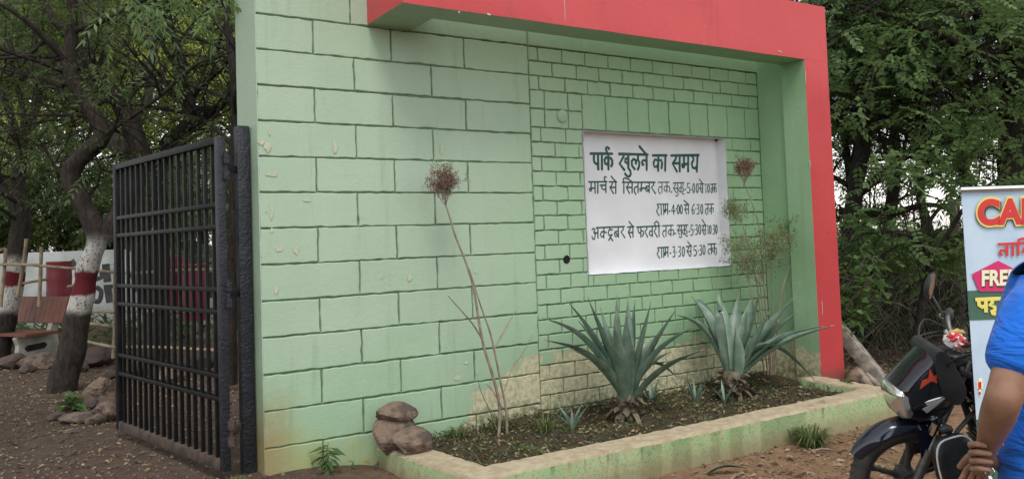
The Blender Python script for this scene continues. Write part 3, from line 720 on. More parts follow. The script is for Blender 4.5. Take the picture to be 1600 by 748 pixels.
def twigs(mb, starts, n, length, rad, spread=1.0, up=.15, tips=None, depth=1, bend=.35):
    """random side branches from (point, dir, radius) starts; collects leaf anchors in tips"""
    for _ in range(n):
        p, d, r0 = random.choice(starts)
        a = Vector((random.gauss(0, 1), random.gauss(0, 1), random.gauss(0, .8))); a -= d*a.dot(d)*.6
        v = (d*.5+a.normalized()*spread+Vector((0, 0, up))).normalized()
        L = length*random.uniform(.55, 1.25); pts = [Vector(p)]; k = 5
        for i in range(k):
            v = (v+Vector((random.gauss(0, bend*.5), random.gauss(0, bend*.5), random.gauss(0, bend*.4)))).normalized(); pts.append(pts[-1]+v*L/k)
        rr = min(rad, r0*.7)*random.uniform(.7, 1.1)
        mb.tube(pts, lerpl([rr, rr*.65, rr*.3], k+1), 5, False)
        st = [(pts[i], (pts[i]-pts[i-1]).normalized(), rr*.6) for i in range(2, k+1)]
        if tips is not None and depth <= 1: tips += [(q, dd) for q, dd, _ in st]
        if depth > 1: twigs(mb, st, 4, length*.6, rr*.5, spread, up*.5, tips, depth-1, bend)

def tree(name, root, limbs, label, cat, group, bark, leaf, tm, n_leaf, side=14, side_len=1.3, depth=2, jitter=.28, leaf_len=1.0, sub=None, rsub=.03, droop=-.25, extra=None, open_front=True):
    """limbs: list of (points, radii); leaves grow on random twigs from the outer part of every limb"""
    t = thing(name, root, label, cat, group); mb = MB(); starts = []; tips = []
    for pts, rad in limbs:
        P = smooth_path(pts, 5); R = lerpl(rad, len(P))
        P = [p+Vector((noise.noise(p*2.1), noise.noise(p*2.1+Vector((7, 0, 0))), 0))*min(.05, R[i]*.5) for i, p in enumerate(P)]
        R = [r*(1+.12*noise.noise(p*6)) for p, r in zip(P, R)]
        mb.tube(P, R, 12, True)
        for i in range(int(len(P)*.35), len(P)):
            if i: starts.append((P[i], (P[i]-P[i-1]).normalized(), R[i]))
    tw = MB()
    twigs(tw, starts, side, side_len, rsub, 1.0, .15, tips, depth)
    mb.build('trunk', mat[bark], t, smooth=60); tw.build('branches', mat['bark' if bark.startswith('bark_band') else bark], t, smooth=60)
    if extra: tips += extra
    d0 = sum((P_-CAM).dot(cf) for P_ in limbs[0][0])/len(limbs[0][0])
    if open_front: tips = [q for q in tips if (q[0]-CAM).dot(cf) > d0+.25 or q[0].z > 4.6 or random.random() < .16]
    idx = rng.integers(0, len(tips), n_leaf)
    P = np.array([tips[i][0] for i in idx])+rng.normal(0, jitter, (n_leaf, 3))
    D = np.array([tips[i][1] for i in idx])*.5+rng.normal(0, .8, (n_leaf, 3)); D[:, 2] = D[:, 2]*.5+droop
    scatter('crown', tm, P, D, mat[leaf], t)
    return t

# ------------------------------------------------------------------ plants against the wall
def agave_mat():
    m, t, b = new_mat('blue_green_agave'); v = coords(t)
    g = t.nodes.new('ShaderNodeNewGeometry')
    n = noise_(t, v, 9, 5); mp = node(t, 'ShaderNodeMapping'); mp.inputs['Scale'].default_value = (30, 30, 2); t.links.new(v, mp.inputs['Vector'])
    s = noise_(t, mp.outputs[0], 1, 3)
    c = mixc(t, ramp(t, n, .35, .65), (.10, .160, .115), (.165, .225, .168)); c = mixc(t, ramp(t, s, .45, .7, 0, .35), c, (.05, .09, .06))
    h = node(t, 'ShaderNodeHueSaturation'); t.links.new(c, h.inputs['Color']); t.links.new(math_(t, 'MULTIPLY_ADD', g.outputs['Random Per Island'], .5, .72), h.inputs['Value'])
    t.links.new(h.outputs[0], b.inputs['Base Color']); b.inputs['Roughness'].default_value = .42; b.inputs['Specular IOR Level'].default_value = .4
    bump_(t, b, s, .15, .005); return m
mat['agave'] = agave_mat()
def agave_leaf(mb, base, tip, droop, wid, th=.016, n=14, side=None, bow=0.0):
    """channelled sword leaf from base to tip; droop bows the spine upward (outer leaves arch over)"""
    base = Vector(base); tip = Vector(tip); d = tip-base; L = d.length
    rings = []
    H = Vector((d.x, d.y, 0)); H = H.normalized() if H.length > .02 else Vector((1, 0, 0))
    pts = []
    for i in range(n+1):
        t = i/n
        p = base+d*t+Vector((0, 0, droop*L*math.sin(PI*t**.85)))-H*bow*L*math.sin(PI*t)
        pts.append(p)
    for i, p in enumerate(pts):
        t = i/n; T = (pts[min(i+1, n)]-pts[max(i-1, 0)]).normalized()
        sdir = T.cross(Vector((0, 0, 1)));
        if sdir.length < .2: sdir = T.cross(H)+Vector((.01, 0, 0))
        if side is not None: sdir = Vector(side)-T*T.dot(Vector(side))
        sdir.normalize(); N = sdir.cross(T).normalized()
        w_ = wid*(.26+.76*math.sin(PI*min(1, t*.82+.06)))*(1-t**2.6)**.95
        w_ = max(w_*.9, .0015); ch = w_*.30*(1-.5*t); h = th*(1-t)**.7+.0015
        rings.append([p-sdir*w_*.5+N*ch, p-sdir*w_*.28+N*ch*.35, p+N*0, p+sdir*w_*.28+N*ch*.35, p+sdir*w_*.5+N*ch, p+sdir*w_*.3-N*(h-ch*.2), p-N*h*1.3, p-sdir*w_*.3-N*(h-ch*.2)])
    mb.loft(rings, True)
    return pts
def agave(name, c, label, leaves, stump_h, wid, depth0):
    """leaves: (tip px, tip py, extra depth, droop, width factor)"""
    t = thing(name, c, label, 'agave', 'agaves in the planter'); mb = MB(); tips_ = []
    C0 = Vector(c)+Vector((0, 0, stump_h))
    for (px, py, dd, dr, wf) in leaves:
        tip = at(px, py, depth0+dd); h = Vector((tip.x-C0.x, tip.y-C0.y, 0))
        b = C0+h.normalized()*.045+Vector((0, 0, random.uniform(-.05, .05)))
        q = agave_leaf(mb, b, tip, dr, wid*wf); tips_.append((q[-2].lerp(q[-1], .55), q[-1]+(q[-1]-q[-2])*.25))
    ros = mb.build('leaf_rosette', mat['agave'], t, smooth=50)
    for a_, b_2 in tips_:
        ts = MB(); ts.tube([a_, a_.lerp(b_2, .5), b_2], [.006, .004, .0008], 6); ts.build('leaf_tip', mat['stick'], ros, smooth=60)
    sm = MB(); sm.tube([Vector(c)+Vector((0, 0, -.1)), Vector(c)+Vector((0, 0, stump_h*.5)), C0+Vector((0, 0, .03))], [.09, .10, .07], 14)
    for k in range(46):
        a = k*2.4; z = stump_h*(.02+.98*k/46); d = Vector((math.cos(a), math.sin(a), 0)); p = Vector(c)+d*.085+Vector((0, 0, z))
        l = random.uniform(.06, .13); agave_leaf(sm, p, p+d*l*.8+Vector((0, 0, random.uniform(-.05, .05))), .1, .075, .02, 4)
    sm.build('leaf_scars', mat['husk'], t, smooth=40)
    dl = MB()
    for k in range(9):
        a = random.uniform(0, 2*PI); d = Vector((math.cos(a), math.sin(a), 0)); p = Vector(c)+d*.07+Vector((0, 0, stump_h*.3))
        agave_leaf(dl, p, p+d*random.uniform(.12, .24)+Vector((0, 0, -stump_h*.5-random.uniform(0, .05))), .25, .06, .01, 8)
    dl.build('dead_leaves', mat['husk'], t, smooth=40)
    return t
A1 = [(848,496,-.15,.17,.95),(852,531,-.30,.14,.95),(887,470,.05,.10,1.05),(919,465,.05,.03,1.1),(963,462,.15,.0,1.0),(981,462,.2,.0,.9),(992,470,.25,.0,.8),(1017,472,.1,.03,1.05),(1056,483,-.05,.07,1.1),(1082,511,-.1,.12,1.05),(1099,546,-.2,.10,1.1),(1048,549,.15,.14,.8),(960,505,-.3,-.02,1.15),(893,545,-.42,.10,.9),(1059,590,.3,.40,.6),(938,480,.3,.02,.8),(1030,520,.35,.10,.8),(903,500,.3,.1,.8),(978,490,-.1,.0,1.1),(1010,560,.3,.12,.7)]
agave('agave', (2.82, -.45, .03), 'spiky blue green agave nearer the middle of the planting bed', A1, .20, .142, 6.62)
A2 = [(1058,492,-.1,.22,1.0),(1081,463,.05,.17,1.0),(1085,460,.25,.15,.85),(1120,468,-.2,.20,.95),(1121,455,.1,.08,1.0),(1154,458,.15,.05,1.0),(1178,458,.2,.0,1.05),(1187,460,.3,.0,.9),(1202,487,-.3,.0,1.15),(1238,467,.1,.02,1.0),(1245,487,.2,.05,.95),(1286,509,.0,.10,.9),(1302,508,-.15,.08,1.05),(1150,510,-.35,.04,1.1),(1272,592,-.2,.34,.75),(1108,505,.2,.2,.8),(1215,500,.3,.02,.9),(1168,480,-.1,.02,1.0),(1225,520,-.25,.06,.9)]
agave('agave', (4.02, -.50, .06), 'spiky blue green agave in the right end of the bed near the red column', A2, .21, .152, 7.62)
def small_agave(c, n, L, label):
    mb = MB(); c = Vector(c)
    for k in range(n):
        a = k*2.4; d = Vector((math.cos(a), math.sin(a), random.uniform(.8, 2.2))).normalized(); agave_leaf(mb, c, c+d*L*random.uniform(.7, 1.2), .06, .032, .006, 8)
    return tag(mb.build('agave_pup', mat['agave'], None, smooth=50), label, 'agave pup', 'young agave shoots')
small_agave((3.56, -.50, .06), 8, .24, 'small agave shoot left of the right agave base')
small_agave((2.24, -.48, .05), 7, .22, 'thin young agave shoot left of the middle agave')
small_agave((3.30, -.22, .07), 6, .22, 'young agave shoot near the wall between the two agaves')
small_agave((3.78, -.62, .07), 6, .20, 'young agave shoot at the kerb in front of the right agave base')

def fine_head(t, name, P0, D0, L, n, m, parent_mat='stick', spread=.55, bits=700, sub=3, bitsize=.014, dirs=None):
    """a dry umbel: branching wires with seed bits"""
    mb = MB(); ends = []
    def rec(p, d, l, r, k):
        pts = [p]; v = d.copy()
        for i in range(3):
            v = (v+Vector((random.gauss(0, .12), random.gauss(0, .12), random.gauss(0, .1)+.03))).normalized(); pts.append(pts[-1]+v*l/3)
        mb.tube(pts, [r, r*.8, r*.7, r*.5], 4, False)
        if k <= 2: ends.extend([(pts[-1], v), (pts[-2], v)])
        if k == 0: ends.extend([(pts[-1], v), (pts[-2], v), (pts[1], v)]); return
        for _ in range(3):
            a = Vector((random.gauss(0, 1), random.gauss(0, 1), random.gauss(0, 1))).normalized()
            rec(pts[random.choice((1, 2, 3))], (v+Vector(D0)*.25+a*spread*.9).normalized(), l*.70, r*.65, k-1)
    for _ in range(n):
        a = Vector((random.gauss(0, 1), random.gauss(0, 1), random.gauss(0, .6))).normalized()
        rec(Vector(P0), (Vector(D0)+a*spread*.62).normalized(), L*.40, .0028, sub)
    h = mb.build(name, mat[parent_mat], t, smooth=60)
    idx = rng.integers(0, len(ends), bits); P = np.array([ends[i][0] for i in idx])+rng.normal(0, .012, (bits, 3)); D = rng.normal(0, 1, (bits, 3))
    scatter('seeds', [tmpl_leaf(bitsize, bitsize*.6), tmpl_leaf(bitsize*.7, bitsize*.6)], P, D, mat[m], h)
    return h
# dry stalk on the left: stems traced on a plane just off the wall
SY = -.30
st = thing('dry_shrub', on_plane(783, 690, 1, SY), 'tall leafless shrub with one dry brown seed head against the big block wall', 'dry plant')
def stem(pxs, r0, r1, y0=SY, y1=SY, name='stem', t=st, m='stick'):
    n = len(pxs); P = [on_plane(p[0], p[1], 1, y0+(y1-y0)*i/(n-1)) for i, p in enumerate(pxs)]
    mb = MB(); P = smooth_path(P, 4); mb.tube(P, lerpl([r0, r1], len(P)), 7); mb.build(name, mat[m], t, smooth=60); return P
stem([(778,690),(781,640),(771,590),(757,545),(748,500),(740,450),(728,410),(712,370),(703,340),(697,322)], .013, .006)
stem([(792,685),(791,640),(783,600),(775,560),(766,520),(752,480),(742,448),(733,420)], .011, .004, SY, SY-.05)
stem([(754,530),(738,505),(718,482),(700,462)], .007, .003, SY, SY-.12)
stem([(772,545),(785,522),(797,500),(806,485)], .006, .003, SY-.02, SY+.08)
stem([(788,610),(800,575),(815,555),(832,522)], .004, .002, SY, SY+.05)
stem([(776,670),(765,640),(752,612),(746,590)], .005, .002, SY, SY-.1)
stem([(786,640),(770,610),(760,600)], .004, .002, SY, SY-.1)
p = on_plane(697, 322, 1, SY)
fine_head(st, 'seed_head', p, Vector((-.05, 0, 1)), .34, 11, 'umbel', spread=.6, bits=2600, bitsize=.015)
# right shrub
SY2 = -.28
s2 = thing('dry_shrub', on_plane(1205, 585, 1, SY2), 'wispy half dry shrub with feathery heads in front of the notice board corner', 'dry plant')
P = stem([(1206,585),(1200,520),(1194,450),(1190,400),(1185,350),(1174,315),(1163,288)], .010, .004, SY2, SY2, t=s2)
fine_head(s2, 'seed_head', P[-1], Vector((-.05, 0, 1)), .28, 9, 'umbel', spread=.5, bits=1700)
fine_head(s2, 'seed_head', P[-1]+Vector((.03, 0, .05)), Vector((.1, 0, 1)), .26, 5, 'umbel_green', spread=.6, bits=700)
P = stem([(1210,585),(1214,520),(1222,455),(1232,420),(1237,390)], .009, .003, SY2, SY2-.05, t=s2)
fine_head(s2, 'seed_head', P[-1], Vector((.1, 0, 1)), .44, 8, 'umbel_green', spread=1.25, bits=1300, bitsize=.021)
P = stem([(1200,585),(1190,500),(1180,430),(1168,380),(1160,350)], .008, .003, SY2, SY2-.08, t=s2)
fine_head(s2, 'seed_head', P[-1], Vector((-.2, 0, .8)), .32, 7, 'umbel_green', spread=1.15, bits=900, bitsize=.019)
P = stem([(1195,585),(1184,520),(1172,450),(1163,410)], .007, .003, SY2, SY2-.1, t=s2)
fine_head(s2, 'seed_head', P[-1], Vector((-.3, 0, .7)), .38, 8, 'umbel_green', spread=1.2, bits=1000, bitsize=.02)
P = stem([(1208,585),(1208,500),(1205,440),(1205,410)], .006, .003, SY2, SY2-.1, t=s2)
fine_head(s2, 'seed_head', P[-1], Vector((.1, 0, .8)), .44, 9, 'umbel_green', spread=1.25, bits=1300, bitsize=.021)
P = stem([(1204,585),(1196,520),(1190,470),(1188,445)], .006, .003, SY2, SY2-.04, t=s2)
fine_head(s2, 'leafy_spray', P[-1], Vector((.05, 0, 1)), .46, 8, 'umbel_green', spread=1.15, bits=1200, bitsize=.022)

def leafy(name, c, h, stems, n, label, cat, tm, m, group=None, spread=.5, droop=-.1, sz=1.0):
    t = thing(name, c, label, cat, group); mb = MB(); P = []; D = []
    for k in range(stems):
        v = Vector((random.gauss(0, spread), random.gauss(0, spread), 1)).normalized(); L = h*random.uniform(.65, 1.05); p = Vector(c)+Vector((random.gauss(0, .02), random.gauss(0, .02), -.03)); pts = [p]
        for i in range(5):
            v = (v+Vector((random.gauss(0, .15), random.gauss(0, .15), 0))).normalized(); pts.append(pts[-1]+v*L/5)
        mb.tube(pts, lerpl([.006, .002], 6), 5)
        for _ in range(n//stems):
            f = random.uniform(.25, 1)*5; i = min(int(f), 4); P.append(pts[i].lerp(pts[i+1], f-i)); a = random.uniform(0, 2*PI); D.append((math.cos(a), math.sin(a), random.uniform(-.3, .5)+droop))
    mb.build('stem', mat['weed' if m != 'stick' else 'stick'], t, smooth=60); scatter('leaves', tm, P, D, mat[m], t, .7*sz, 1.3*sz)
    return t
def tuft(name, c, r, h, n, label, cat, m='grass', group=None, w=.006):
    P = np.zeros((n, 3)); c = Vector(c); V = []; F = []
    for k in range(n):
        a = random.uniform(0, 2*PI); q = r*math.sqrt(random.random())*.5; b = c+Vector((math.cos(a)*q, math.sin(a)*q, -.02)); a2 = a+random.gauss(0, .5)
        d = Vector((math.cos(a2), math.sin(a2), 0)); L = h*random.uniform(.5, 1.15); out = random.uniform(.25, .95); sd_ = Vector((-d.y, d.x, 0))*w*random.uniform(.6, 1.2)
        p1 = b+Vector((0, 0, L*.5))+d*L*out*.2; p2 = b+Vector((0, 0, L*(.85-.25*out)))+d*L*out*.6; p3 = b+Vector((0, 0, L*(.95-.65*out)))+d*L*out*1.0
        o = len(V); V += [b-sd_, b+sd_, p1+sd_*.9, p1-sd_*.9, p2+sd_*.6, p2-sd_*.6, p3+sd_*.1, p3-sd_*.1]; F += [(o, o+1, o+2, o+3), (o+3, o+2, o+4, o+5), (o+5, o+4, o+6, o+7)]
    return tag(raw_mesh(name, np.array([tuple(v) for v in V]), np.array(F), mat[m]), label, cat, group)
T_WEED = [tmpl_leaf(.10, .028, .2), tmpl_leaf(.08, .022, .2)]
leafy('weed', (.37, -.06, -.04), .34, 4, 44, 'small drooping green weed growing at the foot of the big block wall', 'weed', T_WEED, 'weed', None, .3, -.5, 1.15)
leafy('weed', (.52, -.10, -.07), .16, 3, 18, 'lower sparse weed between the drooping weed and the rock pile', 'weed', T_WEED, 'weed', None, .5, -.2, .6)
leafy('weed', (.80, -.62, -.10), .16, 4, 34, 'pale small leaved weed at the foot of the kerb end below the rocks', 'weed', T_DRY, 'weed', None, .6, .1, .5)
tuft('grass_tuft', onground(1268, 697, -.1), .16, .20, 260, 'tuft of long green grass growing at the foot of the kerb front', 'grass tuft')
tuft('grass_tuft', (1.62, -.80, .05), .12, .07, 120, 'small bright green grass tuft just inside the kerb near the left corner', 'grass tuft', 'weed', None, .004)
tuft('grass_tuft', (2.02, -.42, .06), .14, .20, 60, 'thin grass clump left of the middle agave under the bare plaster', 'grass tuft')
tuft('grass_tuft', (1.78, -.15, .07), .14, .16, 70, 'grass clump growing against the wall beside the dry shrub stems', 'grass tuft')
tuft('grass_tuft', (1.42, -.12, .06), .10, .12, 60, 'short grass against the wall beside the rock pile', 'grass tuft')
tuft('grass_tuft', (-.20, -.08, .0), .16, .09, 130, 'low grass at the foot of the gate hinge stile', 'grass tuft')
leafy('weed', on_plane(1095, 708, 2, -.1), .12, 3, 40, 'dark small weed at the base of the kerb front left of the grass tuft', 'weed', T_DRY, 'dark_leaf', None, .5, .1, .5)
leafy('weed', on_plane(1182, 693, 2, -.1), .12, 3, 30, 'tiny dark weed against the kerb front beside the long grass', 'weed', T_DRY, 'dark_leaf', None, .5, .1, .45)
leafy('flower_plant', (4.95, -1.02, .12), .14, 8, 90, 'low leafy plant in the far corner of the bed beside the red column', 'plant', T_DRY, 'weed', None, 1.2, .1, .7)
def stuff_leaves(name, n, reg, tm, m, z, smin=.6, smax=1.3, flat=.12, kind='stuff'):
    P = []; D = []
    while len(P) < n:
        x, y = reg()
        P.append((x, y, z(x, y)+random.uniform(.004, .02))); a = random.uniform(0, 2*PI); D.append((math.cos(a), math.sin(a), random.gauss(0, flat)))
    o = scatter(name, tm, P, D, mat[m], None, smin, smax, roll=.7); o['kind'] = kind; return o
bz = lambda x, y: .045+.03*(x-.8)/4+.055*noise.noise((x*1.7, y*1.7, 2))+.03*noise.noise((x*6, y*6, 5))+.04*max(0, 1+y*2.5)
stuff_leaves('ground_cover', 3600, lambda: (random.uniform(1.1, 4.9), -1.25*random.random()**1.4-.02), [tmpl_leaf(.05, .012, .3), tmpl_leaf(.035, .016, .3)], 'grass', bz, .6, 1.3, .9)
stuff_leaves('bed_leaf_litter', 1500, lambda: (random.uniform(1.1, 4.9), random.uniform(-1.2, -.03)), T_DRY, 'litter', bz, .4, .9, .3)
def gzn(x, y): return gz(x, y)+.02*noise.noise((x*1.3, y*1.3, 0))+.012*noise.noise((x*5, y*5, 3))+.006*noise.noise((x*14, y*14, 7))
def reg_left():
    while True:
        d = random.uniform(5.2, 16); x = -CAM.x*0+random.uniform(-3.2, .8); y = d-5.6
        if y > .6 or x < -.2: return x, y
stuff_leaves('leaf_litter', 5200, reg_left, T_DRY, 'litter', gzn, .35, 1.0)
stuff_leaves('kerbside_litter', 2600, lambda: (random.uniform(.2, 5.0), random.uniform(-3.2, -1.45)), T_DRY, 'litter', gzn, .35, 1.0)
def pebbles(name, n, reg, rmin, rmax, m):
    V0 = np.array([(1, 0, 0), (-1, 0, 0), (0, 1, 0), (0, -1, 0), (0, 0, .7), (0, 0, -.7)], float); F0 = np.array([(0, 2, 4), (2, 1, 4), (1, 3, 4), (3, 0, 4), (2, 0, 5), (1, 2, 5), (3, 1, 5), (0, 3, 5)])
    Vs = []; Fs = []
    for k in range(n):
        x, y = reg(); r = rmin+(rmax-rmin)*random.random()**3; a = random.uniform(0, PI); ca, sa = math.cos(a), math.sin(a)
        V = V0*rng.uniform(.6, 1.3, (6, 3))*r; V = np.stack([V[:, 0]*ca-V[:, 1]*sa, V[:, 0]*sa+V[:, 1]*ca, V[:, 2]], -1)+np.array((x, y, gzn(x, y)+r*.1))
        Vs.append(V); Fs.append(F0+6*k)
    o = raw_mesh(name, np.concatenate(Vs), np.concatenate(Fs), mat[m]); o['kind'] = 'stuff'
pebbles('gravel', 6000, lambda: (random.uniform(-3.2, .3), random.uniform(-1.5, 6.5)), .004, .022, 'pebble')
pebbles('kerbside_gravel', 2200, lambda: (random.uniform(.1, 5.0), random.uniform(-3.2, -1.42) if random.random() < .8 else random.uniform(-1.4, -.05)), .004, .02, 'pebble')
mb = MB(); p = on_plane(1135, 737, 2, -.09); agave_leaf(mb, p+Vector((-.12, .06, .0)), p+Vector((.12, -.08, .02)), .12, .10, .004, 10)
tag(mb.build('dry_leaf', mat['husk'], None), 'large curled brown leaf on the earth in front of the kerb', 'leaf')
mb = MB(); p = on_plane(585, 740, 2, -.07); mb.poly([p+Vector((-.05, 0, -.02)), p+Vector((.06, .01, -.02)), p+Vector((.035, 0, .09))], (0, .02, 0)); tag(mb.build('broken_tile', mat['rock']), 'pointed reddish shard standing at the wall foot below the rock pile', 'shard')
for k, (px, py, l, a) in enumerate([(1285, 703, .16, -.6), (1150, 745, .2, .3)]):
    mb = MB(); p = on_plane(px, py, 2, -.085); d = Vector((math.cos(a), math.sin(a), .05)); mb.tube([p-d*l/2, p+Vector((0, .01, .01)), p+d*l/2], [.008, .009, .004], 6)
    tag(mb.build('stick', mat['stick']), ('pale short stick on the earth beside the long grass tuft', 'short stick on the earth near the curled brown leaf')[k], 'stick')

# ------------------------------------------------------------------ park side: bench, rocks, trees
def bench():
    t = thing('park_bench', (-1.2, 7.9, gz(-1, 8.0)), 'brown plank bench on pale concrete legs behind the leaning tree', 'bench')
    X0, Y0 = -1.16, 7.8; Lb = 2.2; t.rotation_euler = (0, 0, math.radians(30))
    def leg(y):
        mb = MB(); b = []
        prof = [(-.02, -.05), (.02, .30), (-.02, .40), (.0, .42), (.44, .42), (.50, .50), (.66, .92), (.74, .90), (.60, .46), (.66, -.05)]
        hole = None
        outer = [(X0+px, y, pz) for px, pz in prof]
        mb.poly(outer, (0, .09, 0))
        return mb.build('leg', mat['bench_concrete'], t, smooth=0)
    for y in (Y0+.22, Y0+Lb-.35):
        l = leg(y)
        sl_ = MB(); r = [(X0+.14, .20), (X0+.40, .22), (X0+.44, .27), (X0+.40, .31), (X0+.14, .29), (X0+.10, .25)]
        sl_.poly([(px, y-.004, pz) for px, pz in r], (0, .004, 0)); sl_.build('slot', mat['bark'], l, smooth=0)
    mb = MB()
    for k in range(5): mb.box((X0-.02+.10*k+.045, Y0+Lb/2, .452), (.094, Lb, .045), None, .004)
    mb.build('seat', mat['bench_red'], t, smooth=0)
    mb = MB(); ang = Euler((0, -.20, 0)); n = 19
    # backrest: short upright boards screwed to a sloping back
    for k in range(n): mb.box((X0+.60, Y0+(k+.5)*Lb/n, .76), (.042, Lb/n-.004, .40), Euler((0, .28, 0)), .003)
    mb.build('backrest', mat['bench_red'], t, smooth=0)
bench()
RG = 'stones edging the park path'
spec = [(20,574,.22,.15,'dark rounded stone beside the near bench leg','rock_dark'),(43,580,.13,.09,'small dark stone in front of the pale bench leg','rock_dark'),(66,572,.36,.15,'wide flat reddish rock under the bench','rock'),
 (150,570,.30,.17,'dark angular rock behind the leaning trunk','rock_dark'),(125,580,.14,.10,'small dark stone against the leaning trunk','rock_dark'),(158,622,.20,.17,'rounded reddish brown rock right of the leafy sprout','rock'),
 (143,634,.09,.07,'small round stone in front of the rounded reddish rock','rock_dark'),(158,633,.08,.06,'small stone beside the gate edge under the rounded rock','rock_dark'),(172,652,.17,.12,'reddish rock half hidden by the gate edge','rock'),(122,655,.20,.055,'long flat stone in front of the leafy sprout','rock'),
 (150,660,.10,.07,'angular flat stone nearest the gate corner','rock'),(84,640,.07,.04,'small pebble like stone at the foot of the leaning trunk','rock_dark'),(90,652,.09,.05,'flat little stone left of the long flat stone','rock_dark'),(172,590,.12,.08,'grey stone seen just left of the gate edge','rock_dark'),(112,673,.09,.03,'flat stone lying alone on the path','rock'),
 (215,585,.2,.13,'rock seen through the upper gate bars','rock_dark'),(320,560,.22,.15,'dark rock seen through the gate beside the hinge stile','rock_dark'),(268,590,.2,.12,'rock seen through the middle of the gate','rock')]
for k, (px, py, r, h, lab, m) in enumerate(spec):
    p = onground(px, py+4, 0.0); rock((p.x, p.y, gz(p.x, p.y)+h*.55), (r, r*.8, h), lab, RG, 20+k, m, .2, (0, 0, k*1.3), 11)
leafy('sprout', onground(118, 640), .22, 7, 42, 'leafy green sprout growing at the foot of the leaning trunk', 'plant', [tmpl_leaf(.15, .075, .15), tmpl_leaf(.11, .06, .15)], 'weed', None, .8, .0, 1.1)

def limbpx(pts, d, w, dd=0):
    """trace a limb: pixels, depth, pixel widths -> points and radii"""
    n = len(pts); D = [d+dd*i/(n-1) for i in range(n)]
    return [at(p[0], p[1], D[i]) for i, p in enumerate(pts)], [max(.006, .5*x*D[min(int(i*n/len(w)), n-1)]/FPX) for i, x in enumerate(w)]
mat['bark_band_a'] = bark_mat('limed_bark', (.058, .046, .037), (.022, .018, .015), (.86, 1.09, 1.36, 1.70))
mat['bark_band_b'] = bark_mat('limed_bark_behind_bench', (.052, .043, .035), (.022, .018, .015), (.70, 1.12, 1.34, 1.52))
GT = 'neem trees inside the park'
dA = 9.25
treeA = tree('neem_tree', onground(100, 615), [
    limbpx([(97,628),(108,570),(120,500),(135,440),(146,395),(150,370),(143,342),(128,312),(114,285),(116,262),(134,240),(152,222),(156,205),(143,175),(127,145),(112,115),(108,85),(110,40),(112,-60),(120,-160)], dA, [46,42,38,32,29,31,30,29,28,27,26,26,25,22,22,22,20,17,13,10]),
    limbpx([(150,372),(165,362),(182,345),(198,318),(212,280),(222,245),(208,210),(196,185),(170,140),(140,102),(118,70),(85,30),(40,-40)], dA, [30,30,30,28,28,30,30,28,24,20,17,13,9], .7),
    limbpx([(110,95),(90,80),(72,62),(50,40),(20,18),(-30,-10)], dA, [14,12,11,9,7,5], -.5),
    limbpx([(156,215),(178,200),(210,180),(250,150),(300,105),(350,80)], dA, [8,7,7,6,5,4], -.3),
    limbpx([(118,47),(150,38),(185,22),(225,0),(270,-25)], dA, [9,8,7,6,4], -.6),
    limbpx([(95,92),(60,88),(20,90),(-30,95)], dA, [8,7,6,5], -.3), limbpx([(100,135),(60,122),(20,112),(-20,100)], dA, [7,6,5,4], .3)],
    'leaning neem tree by the path with whitewash and a maroon band on its trunk', 'tree', GT, 'bark_band_a', 'neem', T_NEEM, 900, side=30, side_len=1.5, depth=2, jitter=.22)
tree('neem_tree', at(240, 560, 11.2), [
    limbpx([(240,560),(235,470),(222,380),(205,260),(180,220),(150,185),(118,150),(82,118),(40,88),(0,65),(-60,30)], 11.2, [30,30,30,28,26,26,24,22,19,16,12], .5),
    limbpx([(195,245),(215,200),(232,150),(238,90),(240,20),(245,-60)], 11.2, [18,16,14,13,11,9], .6),
    limbpx([(150,187),(146,130),(135,70),(128,0),(125,-60)], 11.2, [14,12,12,10,8], .4)],
    'grey stemmed neem tree behind the gate with a long diagonal trunk', 'tree', GT, 'bark_grey', 'neem', T_NEEM, 620, side=28, side_len=1.6, depth=2)
tree('neem_tree', at(262, 540, 10.0), [
    limbpx([(255,560),(252,450),(250,330),(258,235),(282,205),(296,185),(298,150),(290,110),(276,70),(262,20),(255,-50)], 10, [22,22,22,20,20,18,16,14,12,10,8]),
    limbpx([(284,205),(315,190),(345,168),(375,130),(420,90)], 10, [13,12,10,9,6], .3), limbpx([(298,150),(325,125),(352,98),(380,60),(410,10)], 10, [12,11,9,8,5], -.3),
    limbpx([(292,120),(268,95),(250,60),(240,10)], 10, [9,8,7,5], .4)],
    'dark forked neem tree seen above the middle of the gate top', 'tree', GT, 'bark', 'neem', T_NEEM, 900, side=30, side_len=1.5, depth=2)
tree('neem_tree', at(12, 560, 11.9), [
    limbpx([(-2,575),(3,520),(12,470),(20,430),(28,385),(32,340),(30,290),(36,240),(28,215),(15,180),(2,140),(-15,90)], 11.9, [36,33,31,30,30,26,20,16,13,11,10,8]),
    limbpx([(36,240),(40,210),(52,180),(60,150),(60,115),(55,70),(60,10)], 11.9, [14,13,12,11,9,7,5], .3),
    limbpx([(34,225),(38,180),(28,140),(20,105),(10,60)], 11.9, [9,9,8,7,5], -.3), limbpx([(32,350),(10,300),(-10,260),(-40,210)], 11.9, [16,14,12,10], .4)],
    'dark neem tree behind the bench with a maroon band on its whitewashed trunk', 'tree', GT, 'bark_band_b', 'neem', T_NEEM, 620, side=28, side_len=1.6, depth=2)
tree('neem_tree', at(366, 560, 9.0), [
    limbpx([(362,600),(362,450),(366,300),(368,180),(362,80),(350,-30)], 9.3, [18,17,16,15,13,10]), limbpx([(367,230),(340,205),(318,190),(285,178)], 9.3, [8,7,6,4], .3)],
    'slim dark neem trunk rising between the gate and its post', 'tree', GT, 'bark', 'neem', T_NEEM, 250, side=16, side_len=1.4, depth=2)
